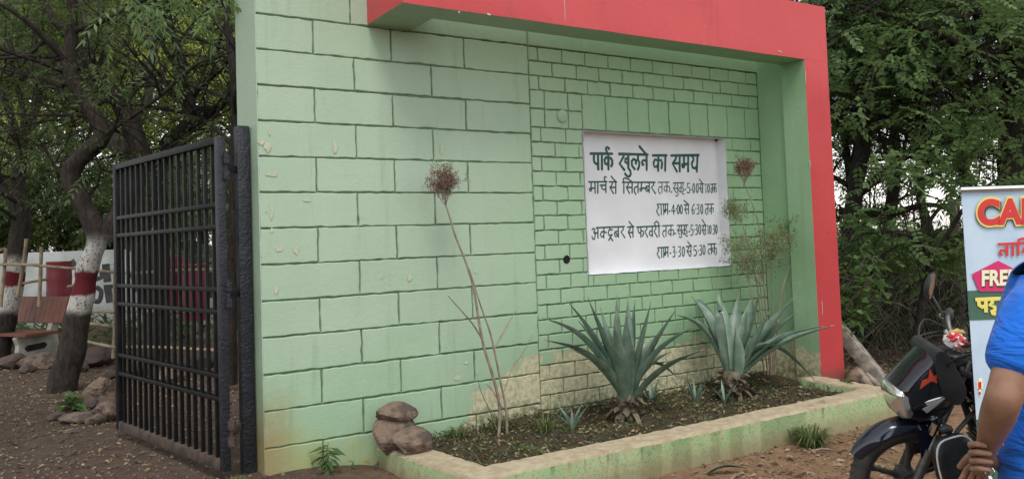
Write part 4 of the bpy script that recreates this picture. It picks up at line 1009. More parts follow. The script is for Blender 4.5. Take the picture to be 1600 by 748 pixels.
# the nearest spray of neem hanging into the top of the view
mbt = thing('neem_tree', (-3.6, 1.2, 0), 'neem branch with pale green feathery leaves hanging in from above nearest the wall end', 'tree', GT)
mb = MB(); Pn = smooth_path([Vector((-3.6, 1.2, -.2)), Vector((-3.55, 1.25, 2.4)), Vector((-3.2, 1.0, 4.0)), at(160, -90, 6.4), at(250, -35, 6.2), at(310, -20, 6.1)], 5); mb.tube(Pn, lerpl([.14, .12, .08, .04, .02, .008], len(Pn)), 10)
mb.build('trunk', mat['bark'], mbt, smooth=60)
P = []; D = []
for k in range(34):
    q = at(random.uniform(170, 345), random.uniform(-45, 12), random.uniform(5.9, 6.6)); P.append(q); D.append((random.gauss(.5, .5), random.gauss(-.2, .5), random.uniform(-.7, -.1)))
for k in range(500):
    P.append(Vector((-3.0, .9, 4.4))+Vector((random.gauss(0, .7), random.gauss(0, .6), random.gauss(.2, .4)))); D.append((random.gauss(0, 1), random.gauss(0, 1), random.uniform(-.7, .1)))
scatter('crown', T_NEEM, P, D, mat['round'], mbt, .85, 1.25)

# trees further back: one prototype per kind, then copies
def crown_tree(name, h, r, n, m, tm, bark, label, group, trunk=.16, low=.25, lab=None):
    t = thing(name, (0, 0, 0), label, 'tree', group); mb = MB(); starts = []; tips = []
    P = smooth_path([(0, 0, -.3), (.05*h*random.uniform(-1, 1), .1, h*.2), (.1, -.1, h*.45), (.0, .15, h*.75), (0, 0, h*.95)], 5)
    mb.tube(P, lerpl([trunk, trunk*.8, trunk*.6, trunk*.35, .02], len(P)), 10)
    for k in range(11):
        z = h*random.uniform(low+.02, .85); a = k*2.4; p = Vector((.05, 0, z)); d = Vector((math.cos(a), math.sin(a), random.uniform(.1, .9))).normalized(); L = r*random.uniform(.6, 1.0)
        pts = [p, p+d*L*.4+Vector((0, 0, .05*L)), p+d*L*.75+Vector((random.gauss(0, .15), random.gauss(0, .15), .12*L)), p+d*L]
        mb.tube(smooth_path(pts, 3), lerpl([trunk*.45, trunk*.3, trunk*.18, .012], 10), 6)
        for s in range(3): starts.append((pts[s+1], d, .05))
    tw = MB(); twigs(tw, starts, 40, r*.7, .03, 1.0, .1, tips, 2, .3)
    mb.build('trunk', mat[bark], t, smooth=60); tw.build('branches', mat[bark], t, smooth=60)
    cl = [(tips[i][0], random.uniform(.25, .55)) for i in rng.integers(0, len(tips), 150)]
    ci = rng.integers(0, len(cl), n); P = np.array([cl[i][0] for i in ci])+rng.normal(0, 1, (n, 3))*np.array([cl[i][1] for i in ci])[:, None]*.75
    D = rng.normal(0, 1, (n, 3)); D[:, 2] = D[:, 2]*.4-.3
    scatter('crown', tm, P, D, mat[m], t); return t
T_BIG = [tmpl_compound(.36, 3, .15, .06, .3, 1.0, seed=s) for s in range(3)]
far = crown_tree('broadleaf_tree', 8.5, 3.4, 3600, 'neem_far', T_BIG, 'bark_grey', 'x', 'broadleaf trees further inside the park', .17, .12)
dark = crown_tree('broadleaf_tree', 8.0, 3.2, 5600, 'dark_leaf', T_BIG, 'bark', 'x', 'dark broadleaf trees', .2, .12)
def put(proto, used, x, y, s, rz, label, group):
    o = proto if not used else copy_tree(proto)
    o.location = (x, y, gz(x, y)-.05); o.rotation_euler = (0, 0, rz); o.scale = (s, s, s*random.uniform(.95, 1.1)); o['label'] = label; o['group'] = group
    return o
gl = 'broadleaf trees further inside the park'; lab_l = 'sunlit broadleaf tree crown seen through the neem branches deep in the park'
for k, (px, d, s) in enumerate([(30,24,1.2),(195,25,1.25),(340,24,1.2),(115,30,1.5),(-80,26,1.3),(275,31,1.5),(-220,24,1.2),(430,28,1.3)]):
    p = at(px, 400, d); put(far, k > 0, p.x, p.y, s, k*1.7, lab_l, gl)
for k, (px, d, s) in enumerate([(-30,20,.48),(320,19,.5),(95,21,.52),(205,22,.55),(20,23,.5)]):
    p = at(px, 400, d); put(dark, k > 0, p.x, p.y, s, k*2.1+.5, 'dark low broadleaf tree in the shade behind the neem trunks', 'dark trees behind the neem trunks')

# bamboo fence
bf = thing('bamboo_fence', at(60, 470, 10.9), 'rough fence of bamboo canes tied across upright poles behind the bench', 'fence')
def cane(a, b, r, name):
    mb = MB(); a, b = Vector(a), Vector(b); n = max(4, int((b-a).length/.12)); pts = []; R = []
    for i in range(n+1):
        p = a.lerp(b, i/n); p += Vector((noise.noise(p*1.3), noise.noise(p*1.3+Vector((4, 4, 4))), noise.noise(p*1.1+Vector((8, 1, 2)))))*.025; pts.append(p); R.append(r*(1.12 if i % 3 == 0 else 1))
    mb.tube(pts, R, 8); mb.build(name, mat['bamboo'], bf, smooth=60)
for a, b in [((2,480),(8,388)),((28,466),(43,372)),((62,480),(66,384)),((177,560),(181,420))]: cane(at(*a, 10.8), at(*b, 10.8), .022, 'post')
for a, b, da, db in [((-40,411),(60,413),10.8,10.7),((0,389),(8,388),10.7,10.9),((55,414),(200,426),10.7,10.4),((200,426),(380,420),10.4,10.2),((30,444),(75,436),10.8,11),((105,448),(150,440),11,10.8),((145,486),(186,487),10.4,10.3),((180,486),(380,490),10.3,10.2),((140,506),(172,510),10.6,10.5),((128,531),(184,543),10.2,9.9),((184,542),(370,548),9.9,9.8)]:
    cane(at(*a, da), at(*b, db), .02 if da < 10.65 else .017, 'rail')
# whitewashed mural wall and drums at the back of the bed
mwz = gz(0, 17)
mw = thing('mural_wall', at(150, 470, 17.5), 'whitewashed compound wall with black painted shapes behind the neem trunks', 'wall')
a0, a1 = at(-140, 402, 17.2), at(380, 402, 18.2); dv = (a1-a0); dv.z = 0; ln = dv.length; ang = math.atan2(dv.y, dv.x); mid = (a0+a1)/2
mb = MB(); mb.box((mid.x, mid.y, .62), (ln, .2, 2.1), Matrix.Rotation(ang, 3, 'Z'), .02); mb.build('wall_face', mat['limewall'], mw)
mp_ = MB(); nrm = Vector((math.sin(ang), -math.cos(ang), 0))
def on_mw(px, py):
    d = ray(px, py); q = Vector((mid.x, mid.y, 0))+nrm*.104; t_ = (q-CAM).dot(nrm)/d.dot(nrm); return CAM+d*t_
for s, wd in [([(112,406),(116,412),(111,414)],.09),([(124,415),(120,430),(126,437)],.1),([(158,425),(159,432),(150,436)],.09),([(165,412),(168,440)],.16),([(113,450),(124,450),(124,462),(115,475)],.11),([(120,455),(132,452)],.1),([(150,448),(158,455),(155,470),(148,470)],.1),([(168,450),(172,472)],.16),([(162,448),(180,447)],.09),([(180,430),(184,440)],.1),
              ([(205,425),(215,455)],.1),([(225,430),(222,460),(235,465)],.1),([(255,425),(270,428),(262,450)],.1),([(300,430),(310,465)],.12),([(330,425),(328,465)],.1),([(345,440),(365,440)],.1)]:
    P = [on_mw(*q) for q in s]; P = smooth_path(P, 4); mp_.tube(P, wd*.5, 8, True, sq=.08, sqdir=tuple(nrm))
mp_.build('painted_shapes', mat['mural'], mw, smooth=60)
def drum(px, py0, py1, d, label):
    a = at(px, py1, d); b = at(px, py0, d); h = b.z-a.z; t = thing('drum', a, label, 'drum', 'maroon painted drums'); mb = MB(); R = h*.24
    pr_ = [(0, 0), (R, 0)]
    for k in range(1, 13): pr_.append((R*(1.035 if k in (4, 8, 12) else 1), h*k/12.2))
    pr_ += [(R*.99, h), (R*.93, h), (R*.92, h*.97), (0, h*.97)]
    mb.lathe(pr_, a, 'Z', 28); mb.build('shell', mat['drum'], t); return t
drum(93, 408, 482, 15.4, 'maroon drum standing left of the white mural behind the bamboo')
drum(268, 400, 490, 14.5, 'maroon drum seen through the left half of the gate bars')
drum(305, 412, 500, 14.2, 'lower maroon drum seen through the right half of the gate bars')
stuff_leaves('undergrowth', 2600, lambda: (random.uniform(-5.5, 4.5), random.uniform(8.2, 16.5)) if True else None, [tmpl_leaf(.28, .05, .3), tmpl_leaf(.2, .06, .3)], 'dark_leaf', lambda x, y: gz(x, y)+random.uniform(0, .35), .6, 1.4, .9)

# ------------------------------------------------------------------ right side: thicket, fence, trees
GR = 'trees behind the wire fence'
tree('shade_tree', at(1590, 470, 11.5), [
    limbpx([(1600,520),(1592,430),(1586,330),(1584,240),(1588,160),(1594,80),(1585,0),(1570,-90)], 11.5, [60,52,46,44,44,46,40,30]),
    limbpx([(1588,150),(1560,110),(1520,80),(1460,50),(1400,30),(1340,10)], 11.5, [22,18,15,12,9,6], -1.6), limbpx([(1585,250),(1560,200),(1530,150),(1500,120),(1450,100),(1380,90)], 11.5, [18,16,13,11,8,5], -1.2),
    limbpx([(1592,80),(1540,30),(1480,-20),(1400,-60)], 11.5, [22,18,13,9], -1.5), limbpx([(1590,120),(1640,60),(1700,0),(1780,-60)], 11.5, [24,18,14,10], -.5)],
    'large shade tree with a thick dark trunk above the leaflet poster stand', 'tree', GR, 'bark', 'round', T_ROUND, 2600, side=55, side_len=1.5, depth=2, jitter=.22, droop=-.15, open_front=False)
tree('shade_tree', at(1330, 560, 11.8), [
    limbpx([(1336,600),(1338,500),(1330,400),(1335,300),(1350,200),(1340,100),(1350,0),(1360,-80)], 12, [30,28,26,24,22,18,14,10]),
    limbpx([(1335,310),(1380,270),(1430,230),(1480,210)], 12, [14,12,9,6]), limbpx([(1345,220),(1390,170),(1440,130)], 12, [12,10,7], .6), limbpx([(1332,360),(1390,335),(1450,320),(1500,330)], 12, [12,10,8,5], -.4), limbpx([(1340,120),(1300,70),(1280,20)], 12, [10,8,6])],
    'dark leaved tree standing directly behind the red column', 'tree', GR, 'bark', 'dark_leaf', T_SPRAY, 1800, side=55, side_len=1.5, depth=2, jitter=.25)
tree('shade_tree', at(1345, 480, 9.2), [
    limbpx([(1420,640),(1425,560),(1440,480),(1452,420),(1440,380),(1410,365),(1375,360)], 9.4, [12,11,10,9,7,5,3], -.3), limbpx([(1445,400),(1475,380),(1505,365),(1540,350)], 9.3, [7,6,4,3], -.2), limbpx([(1450,430),(1490,350),(1530,300),(1580,270)], 9.3, [8,7,5,4], -.4)],
    'young low tree with round leaflets arching over the wire fence beside the motorbike', 'tree', GR, 'bark', 'round', T_ROUND, 420, side=26, side_len=.7, depth=1, jitter=.10, rsub=.012, droop=-.15)
gd = 'dark trees at the right edge of the park'; 
dk = crown_tree('broadleaf_tree', 8.0, 3.0, 2100, 'dark_leaf', T_SPRAY, 'bark', 'x', gd, .2, .1)
for k, (px, d, s) in enumerate([(1400,15.5,.8),(1520,14.5,.8),(1640,15,.95),(1290,18,.9),(1335,14.2,.62),(1450,17,.7)]):
    p = at(px, 400, d); put(dk, k > 0, p.x, p.y, s, k*1.9, 'dense dark broadleaf tree behind the wire fence with sky showing through its crown', gd)
def bush(name, c, r, n, m, tm, label, group, seed=0):
    t = thing(name, c, label, 'bush', group); mb = MB(); tips = []; st = []
    for k in range(9):
        a = k*2.4; d = Vector((math.cos(a)*.6, math.sin(a)*.6, 1)).normalized(); p = Vector(c); pts = [p, p+d*r[2]*.5, p+d*r[2]*1.1+Vector((random.gauss(0, .1), random.gauss(0, .1), 0))]; mb.tube(pts, [.02, .014, .006], 5); st += [(pts[1], d, .02), (pts[2], d, .02)]
    twigs(mb, st, 26, r[2]*.6, .012, 1.0, .1, tips, 1); mb.build('stems', mat['bark'], t, smooth=60)
    u = rng.normal(0, 1, (n, 3)); u /= np.linalg.norm(u, axis=1, keepdims=True); u *= rng.uniform(.35, 1, (n, 1))**.5; u = u*(1+.25*np.sin(u*5+seed))
    P = np.array(c)+np.array((0, 0, r[2]*.75))+u*np.array(r); P[:, 2] = np.maximum(P[:, 2], c[2]+.02); D = u+rng.normal(0, .7, (n, 3)); D[:, 2] -= .3
    scatter('leaves', tm, P, D, mat[m], t); return t
gb = 'dark bushes behind the wire fence'
b0 = None
for k, (x, y, s) in enumerate([(6.3, 1.6, 1.0), (7.5, 1.5, 1.05), (8.8, 1.4, 1.0), (10.1, 1.2, 1.1), (11.5, 1.3, 1.1), (6.9, 3.2, 1.35), (8.9, 3.0, 1.4), (11.0, 3.0, 1.4)]):
    if b0 is None: b0 = bush('bush', (0, 0, 0), (.95, .75, 1.0), 1500, 'dark_leaf', [tmpl_leaf(.15, .06), tmpl_leaf(.11, .05)], 'x', gb); o = b0
    else: o = copy_tree(b0)
    o.location = (x, y, gz(x, y)-.05); o.scale = (s, s, s); o.rotation_euler = (0, 0, k*1.3); o['label'] = 'dark dense bush growing behind the wire fence'; o['group'] = gb
# wire fence with dead creeper
wf = thing('wire_fence', (8.5, .55, -.1), 'chain link fence tangled with dead creeper beside the red column', 'fence')
mb = MB(); FX0, FX1, FH, FYF = 5.62, 12.2, 1.75, .55; p_ = .085; n = int((FX1-FX0+FH)/p_)
for k in range(n):
    for sg in (1, -1):
        x0 = FX0-FH+k*p_ if sg > 0 else FX0+k*p_; x1 = x0+FH*sg
        a, b = Vector((x0, 0, 0)), Vector((x1, 0, FH))
        lo, hi = 0., 1.
        for lim, s_ in ((FX0, 1), (FX1, -1)):
            if (a.x-lim)*s_ < 0 and (b.x-lim)*s_ < 0: lo = 2
            elif (a.x-lim)*s_ < 0: lo = max(lo, (lim-a.x)/(b.x-a.x))
            elif (b.x-lim)*s_ < 0: hi = min(hi, (lim-a.x)/(b.x-a.x))
        if lo >= hi-.02: continue
        q = [a.lerp(b, lo), a.lerp(b, (lo+hi)/2), a.lerp(b, hi)]
        mb.tube([Vector((v.x, FYF+.004*sg, v.z-.08)) for v in q], .0024, 3, False)
mb.build('mesh', mat['wire'], wf, smooth=0)
for x in (5.7, 9.9, 12.1):
    mb = MB(); mb.box((x, .62, .85), (.11, .11, 2.1), None, .012); mb.build('post', mat['concrete'], wf)
mb = MB()
for k in range(260):
    x = random.uniform(5.6, 11.5); p = Vector((x, random.uniform(.25, .95), random.uniform(-.15, .8))); v = Vector((random.gauss(0, .5), random.gauss(0, .15), random.uniform(.1, 1))).normalized(); pts = [p]; 
    for i in range(8):
        v = (v+Vector((random.gauss(0, .3), random.gauss(-.01, .12), random.gauss(-.06, .22)))).normalized(); pts.append(pts[-1]+v*random.uniform(.08, .2))
    r = random.uniform(.003, .009); mb.tube(pts, lerpl([r, r*.5], 9), 4, False)
o = mb.build('dead_creeper', mat['vine'], None, smooth=60); tag(o, 'tangle of bare grey creeper stems over the wire fence', None, None, 'stuff')
P = []; D = []
vs = thing('vine_shrub', (5.75, .1, -.1), 'bright broad leaved shrub sprouting beside the outer edge of the red column', 'shrub'); mb = MB()
for k in range(30):
    tgt = at(random.uniform(1312, 1378), random.uniform(395, 500), random.uniform(8.25, 8.8)); a = Vector((5.75, .1, -.15)); pts = smooth_path([a, a.lerp(tgt, .5)+Vector((random.gauss(0, .08), 0, .15)), tgt], 4); mb.tube(pts, lerpl([.008, .003], len(pts)), 5, False)
    for i in range(11):
        q = pts[-1-int(random.random()*4)]+Vector((random.gauss(0, .06), random.gauss(0, .06), random.gauss(0, .06))); P.append(q); D.append((random.gauss(0, 1), random.gauss(-.4, 1), random.uniform(-.9, .1)))
mb.build('stems', mat['vine'], vs, smooth=60); scatter('leaves', T_HEART, P, D, mat['heart'], vs, .8, 1.3)
# leaning concrete post, log, sticks
a = at(1300, 500, 8.5); b = at(1386, 606, 7.75)
mb = MB(); d = (b-a).normalized(); mb.box((a+b)/2, ((b-a).length, .13, .13), Matrix((d, d.cross(Vector((0, 1, 0))).normalized(), d.cross(d.cross(Vector((0, 1, 0)))).normalized())).transposed(), .012)
tag(mb.build('concrete_post', mat['concrete']), 'broken grey concrete post leaning down behind the red column', 'post')
LGp = 'scrap behind the kerb end'
mb = MB(); mb.ico((0, 0, 0), (.13, .12, .12), 3, .12, 1.2, 71); o = mb.build('rock', mat['rock'], None, local=True); o.location = at(1338, 592, 7.9); tag(o, 'rounded reddish stone under the leaning concrete post', 'rock')
for k, (p0, p1, r) in enumerate([((1340,578),(1362,606),.035),((1352,584),(1378,606),.028)]):
    mb = MB(); mb.tube([at(*p0, 7.85), at((p0[0]+p1[0])/2, (p0[1]+p1[1])/2, 7.8), at(*p1, 7.75)], [r, r*1.05, r*.9], 9); tag(mb.build('cut_branch', mat['stick']), ('thicker pale cut branch lying against the leaning post', 'thinner cut branch nearest the kerb end below the leaning post')[k], 'branch', None)
stuff_leaves('thicket_litter', 5200, lambda: (random.uniform(5.1, 11), random.triangular(-2.0, 3.0, .2)), T_DRY, 'litter', gzn, .4, 1.1)

# ------------------------------------------------------------------ motorbike
from mathutils.bvhtree import BVHTree
mat['gloss'] = M('gloss_black_paint', (.006, .006, .010), (.010, .010, .016), .12, 3, 0, coat=.6)
mat['navy'] = M('gloss_blue_black_paint', (.008, .010, .022), (.012, .014, .03), .12, 3, .03, 30, coat=.6)
mat['plastic'] = M('matt_black_plastic', (.022, .022, .024), (.032, .032, .033), .5, 9, .1, 90)
mat['tyre'] = M('dusty_tyre_rubber', (.025, .024, .023), (.06, .05, .04), .85, 12, .2, 60)
mat['alloy'] = M('black_alloy', (.02, .02, .022), (.035, .033, .032), .35, 8, 0)
mat['grey_metal'] = M('dull_grey_metal', (.20, .20, .20), (.12, .12, .12), .4, 14, .1, 60, metal=.8)
mat['chrome'] = M('chrome', (.75, .75, .76), (.66, .66, .67), .08, 6, 0, metal=1)
mat['lens'] = M('headlamp_glass', (.78, .78, .76), (.70, .70, .68), .12, 4, 0, metal=.85, coat=1)
mat['amber'] = M('amber_reflector', (.55, .10, .01), (.45, .07, .01), .2, 9, 0)
mat['mirror'] = M('mirror_glass', (.6, .62, .62), (.55, .57, .57), .03, 3, 0, metal=1)
mat['decal'] = M('orange_red_decal', (.62, .07, .03), (.55, .06, .03), .4, 9, 0)
mat['silver'] = M('silver_emblem', (.66, .66, .67), (.6, .6, .6), .25, 9, 0, metal=.6)
mat['greystripe'] = M('grey_graphic', (.16, .15, .145), (.11, .105, .1), .3, 9, 0)
mat['piping'] = M('white_piping', (.70, .70, .68), (.6, .6, .58), .5, 20, 0)
mat['vinyl'] = M('black_quilted_vinyl', (.012, .012, .012), (.022, .022, .022), .35, 12, .2, 50)
mat['cloth'] = M('red_white_cloth', (.62, .05, .06), (.75, .68, .66), .9, 22, .2, 60, lo=.48, hi=.52)
mat['brass'] = M('yellow_plastic', (.55, .38, .12), (.45, .30, .1), .5, 9, 0)
bk = thing('motorbike', (2.66, -2.94, -.105), 'black commuter motorbike parked on its side stand beside the planter kerb', 'motorbike', None, (math.radians(-7), 0, math.radians(134)))
def xf(mb, Mx): mb.v = [tuple(Mx @ Vector(v)) for v in mb.v]; return mb
STEER = Matrix.Translation((-.16, 0, 0)) @ Matrix.Rotation(math.radians(14), 4, Vector((-.42, 0, 1)).normalized()) @ Matrix.Translation((.16, 0, 0))
def prof2(pts, n=36):
    """smooth closed outline through pts"""
    P = [Vector((p[0], p[1], 0)) for p in pts]; m = len(P); out = []
    for i in range(m):
        p0, p1, p2, p3 = P[i-1], P[i], P[(i+1) % m], P[(i+2) % m]
        for j in range(max(2, n//m)):
            t = j/max(2, n//m); out.append(.5*((2*p1)+(p2-p0)*t+(2*p0-5*p1+4*p2-p3)*t*t+(3*p1-p0-3*p2+p3)*t**3))
    return out
def shell(mb, pts, ys, n=40):
    """body panel: a side outline (x, z) swept across y; ys = [(y, scale)]"""
    P = prof2(pts, n); c = sum(P, Vector())/len(P); rings = []
    for y, s in ys: rings.append([Vector((c.x+(p.x-c.x)*s, y, c.y+(p.y-c.y)*s)) for p in P])
    mb.loft(rings, True)
def sym(w): return [(-w, .55), (-w*.93, .80), (-w*.75, .93), (-w*.4, 1), (0, 1.01), (w*.4, 1), (w*.75, .93), (w*.93, .80), (w, .55)]
def decal(src, outline, name, m, parent, side=1, th=.003, xform=None):
    """flat badge wrapped onto the outer side of a panel"""
    bvh = BVHTree.FromPolygons([Vector(v) for v in src.v], src.f); pts = []
    for x, z in outline:
        h = bvh.ray_cast(Vector((x, side*1.0, z)), Vector((0, -side, 0)))
        pts.append(Vector((x, (h[0].y if h[0] else side*.1)+side*th, z)))
    c = sum(pts, Vector())/len(pts); h = bvh.ray_cast(Vector((c.x, side*1.0, c.z)), Vector((0, -side, 0)))
    if h[0]: c.y = h[0].y+side*th
    mb = MB(); n = len(pts); mb.add(pts+[c]+[p-Vector((0, side*th*.8, 0)) for p in pts], [(i, (i+1) % n, n) for i in range(n)]+[(i, n+1+i, n+1+(i+1) % n, (i+1) % n) for i in range(n)])
    if xform: xf(mb, xform)
    return mb.build(name, mat[m], parent, local=True, smooth=0)
def wheel(x, name, steer, wd):
    mb = MB(); c = (x, 0, .30)
    mb.lathe([(.238, -.036*wd), (.222, -.034*wd), (.205, -.014), (.205, .014), (.222, .034*wd), (.238, .036*wd), (.232, .0), (.238, -.036*wd)], c, 'Y', 48, False)
    for k in range(5):
        a = 2*PI*k/5+.35
        for da in (0,):
            d = Vector((math.cos(a), 0, math.sin(a))); p = Vector((-math.sin(a), 0, math.cos(a)))
            rings = []
            for t, w_, th in ((.035, .034, .022), (.10, .022, .018), (.17, .018, .014), (.212, .030, .018)):
                q = Vector(c)+d*t; rings.append([q+p*w_*.5+Vector((0, th*.7, 0)), q+Vector((0, th, 0)), q-p*w_*.5+Vector((0, th*.7, 0)), q-p*w_*.5-Vector((0, th*.7, 0)), q-Vector((0, th, 0)), q+p*w_*.5-Vector((0, th*.7, 0))])
            mb.loft(rings)
    mb.lathe([(0, -.055), (.05, -.055), (.06, -.035), (.06, .035), (.05, .055), (.018, .06), (.018, .085), (0, .085)], c, 'Y', 20)
    if steer: xf(mb, STEER)
    w_ = mb.build(name, mat['alloy'], bk, local=True)
    ty = MB(); ty.torus(.263, .042*wd, c, 'Y', 72, 14, 1.05)
    for k in range(90):                                        # tread blocks
        a = 2*PI*k/90; d = Vector((math.cos(a), 0, math.sin(a))); s = 1 if k % 2 else -1
        ty.box(Vector(c)+d*(.263+.0405*wd)+Vector((0, s*.014*wd, 0)), (.007, .020*wd, .009), Matrix.Rotation(-a, 3, 'Y') @ Matrix.Rotation(s*.5, 3, 'X'), .001)
    if steer: xf(ty, STEER)
    ty.build('tyre', mat['tyre'], w_, local=True); return w_
wheel(0, 'front_wheel', True, 1.0); wheel(-1.27, 'rear_wheel', False, 1.15)
for s in (1, -1):
    mb = MB(); mb.tube([(0, s*.075, .285), (-.075, s*.075, .46), (-.085, s*.075, .485)], [.024, .027, .030], 14); mb.tube([(-.085, s*.075, .485), (-.29, s*.075, .96)], .0165, 14)
    mb.box((.0, s*.075, .30), (.05, .035, .06), None, .01); f_ = xf(mb, STEER).build('fork_leg', mat['grey_metal'] if s > 0 else mat['plastic'], bk, local=True)
for z in (.62, .90):
    mb = MB(); mb.box((-.085-(z-.485)*.43, 0, z), (.07, .21, .035), Euler((0, -.4, 0)), .01); xf(mb, STEER).build('fork_clamp', mat['plastic'], bk, local=True)
mb = MB(); rings = []
for k in range(25):                                            # front mudguard: a curved blade over the tyre
    a = math.radians(28+k*(158-28)/24); e = 1-abs(k/24-.45)*.35; R = .335; wv = .068*min(1, .45+2.6*min(k/24+.02, 1-k/24+.1)); d = Vector((math.cos(a), 0, math.sin(a))); c = Vector((0, 0, .30)); R2 = R-.004
    prof = [(-1, -.045), (-.85, -.012), (-.5, .006), (0, .014), (.5, .006), (.85, -.012), (1, -.045)]
    rings.append([c+d*(R+dz*e)+Vector((0, y*wv, 0)) for y, dz in prof]+[c+d*(R2+dz*e-.004)+Vector((0, y*wv*.94, 0)) for y, dz in reversed(prof)])
mb.loft(rings)
mb.poly([(-.02, .066, .60), (-.13, .068, .58), (-.12, .070, .40), (-.05, .070, .38)], (0, .012, 0)); mb.poly([(-.02, -.066, .60), (-.13, -.068, .58), (-.12, -.070, .40), (-.05, -.070, .38)], (0, -.012, 0))
xf(mb, STEER).build('front_mudguard', mat['navy'], bk, local=True)
mb = MB(); mb.lathe([(0, -.008), (.02, -.008), (.022, .0), (.02, .008), (0, .008)], (-.11, .10, .43), 'Y', 14); xf(mb, STEER).build('side_reflector', mat['amber'], bk, local=True)
# headlight cowl, visor, lens
CW = [(-.11, 1.03), (-.04, .975), (.065, .87), (.095, .81), (.06, .68), (-.04, .64), (-.15, .66), (-.21, .76), (-.18, .93)]
cw = MB(); shell(cw, CW, sym(.118), 45); cwo = MB(); cwo.v, cwo.f, cwo.m = list(cw.v), list(cw.f), list(cw.m)
cowl = xf(cw, STEER).build('headlight_cowl', mat['gloss'], bk, local=True, smooth=50)
HL = [(.068, .845), (.108, .805), (.076, .685), (.02, .675), (-.03, .74), (-.045, .80)]
mb = MB(); shell(mb, HL, sym(.113), 36); hl = xf(mb, STEER).build('headlight', mat['lens'], cowl, local=True, smooth=50)
mb = MB(); P = prof2([(-.0, .775), (-.04, .70), (-.12, .72), (-.17, .765)], 20)
decal(cwo, [(-0.031, 0.775), (-0.058, 0.74), (-0.191, 0.83), (-0.191, 0.84)], 'silver_stripe', 'silver', cowl, 1, .004, STEER); decal(cwo, [(-0.02, 0.74), (-0.043, 0.715), (-0.176, 0.805), (-0.168, 0.815)], 'silver_stripe', 'silver', cowl, 1, .004, STEER)
decal(cwo, [(-0.02, 0.895), (-0.05, 0.905), (-0.06, 0.955), (-0.075, 0.915), (-0.11, 0.925), (-0.09, 0.9), (-0.095, 0.875), (-0.065, 0.89), (-0.005, 0.85)], 'red_mark', 'decal', cowl, 1, .004, STEER)
decal(cwo, [(-.10+.014*math.cos(a*PI/5), .955+.014*math.sin(a*PI/5)) for a in range(10)], 'orange_dot', 'amber', cowl, 1, .004, STEER)
mb = MB(); shell(mb, [(-.125, 1.045), (-.08, 1.01), (-.12, .82), (-.20, .75), (-.245, .82), (-.19, .95)], [(-.132, .8), (-.128, 1), (-.10, 1.02), (.10, 1.02), (.128, 1), (.132, .8)], 30); xf(mb, STEER).build('cowl_frame', mat['plastic'], bk, local=True, smooth=50)
mb = MB(); mb.box((-.22, 0, .955), (.10, .16, .05), Euler((0, .5, 0)), .018)
for s in (.055, -.055): mb.lathe([(0, 0), (.042, 0), (.045, .022), (.036, .03), (0, .03)], (-.225, s*.8, .97), 'Z', 18)
xf(mb, STEER).build('dashboard', mat['plastic'], bk, local=True)
# handlebar
hb = MB(); hpts = [(-.42, .37, 1.085), (-.36, .27, 1.105), (-.30, .17, 1.115), (-.275, .08, 1.05), (-.275, 0, 1.03), (-.275, -.08, 1.05), (-.30, -.17, 1.115), (-.36, -.27, 1.105), (-.42, -.37, 1.085)]
hb.tube(smooth_path(hpts, 4), .0115, 10); hbo = xf(hb, STEER).build('handlebar', mat['grey_metal'], bk, local=True)
for s in (1, -1):
    mb = MB(); a, b = Vector((-.365, s*.275, 1.104)), Vector((-.425, s*.385, 1.082)); P = [a.lerp(b, i/14) for i in range(15)]
    mb.tube(P, [.020 if i % 2 else .0165 for i in range(15)], 12); xf(mb, STEER).build('grip', mat['plastic'], hbo, local=True)
    mb = MB(); mb.box((-.335, s*.235, 1.108), (.045, .05, .045), Euler((0, 0, -s*.6)), .008); xf(mb, STEER).build('switch_pod', mat['plastic'], hbo, local=True)
    mb = MB(); mb.tube(smooth_path([(-.30, s*.22, 1.10), (-.315, s*.27, 1.095), (-.35, s*.34, 1.08), (-.385, s*.39, 1.065)], 3), [.008]*10, 6, True, .6); xf(mb, STEER).build('lever', mat['chrome'] if s < 0 else mat['plastic'], hbo, local=True)
    if s < 0:
        ms = [(-.31, -.22, 1.10), (-.29, -.25, 1.16), (-.275, -.285, 1.21)]; mc = Vector((-.27, -.30, 1.265)); Rm = Euler((.18, -.1, -.8))
    else:
        mc = (Matrix.LocRotScale(bk.location, bk.rotation_euler, None) @ STEER).inverted() @ at(1489, 566, 4.28); ms = [(-.33, .24, 1.10), tuple(Vector((-.33, .24, 1.10)).lerp(mc, .5)+Vector((0, .02, .02))), tuple(mc)]; Rm = Euler((-.35, 1.15, .2))
    mb = MB(); mb.tube(smooth_path(ms, 4), .0055, 8); xf(mb, STEER).build('mirror_stem', mat['plastic'], hbo, local=True)
    mb = MB(); rings = []
    for x, k in ((.028, .35), (.02, .75), (.008, .96), (-.006, 1.0), (-.010, .97)):
        rings.append([Rm.to_matrix() @ Vector((x, .042*k*math.cos(2*PI*i/28), .075*k*math.sin(2*PI*i/28)*(1-.12*math.cos(2*PI*i/28))))+mc for i in range(28)])
    mb.loft(rings); mo = xf(mb, STEER).build('mirror', mat['plastic'], hbo, local=True)
    mb = MB(); rings = []
    for x, k in ((-.0105, .97), (-.0118, .88), (-.0118, .4)):
        rings.append([Rm.to_matrix() @ Vector((x, .042*k*math.cos(2*PI*i/28), .075*k*math.sin(2*PI*i/28)*(1-.12*math.cos(2*PI*i/28))))+mc for i in range(28)])
    mb.loft(rings); xf(mb, STEER).build('mirror_glass', mat['mirror'], mo, local=True)
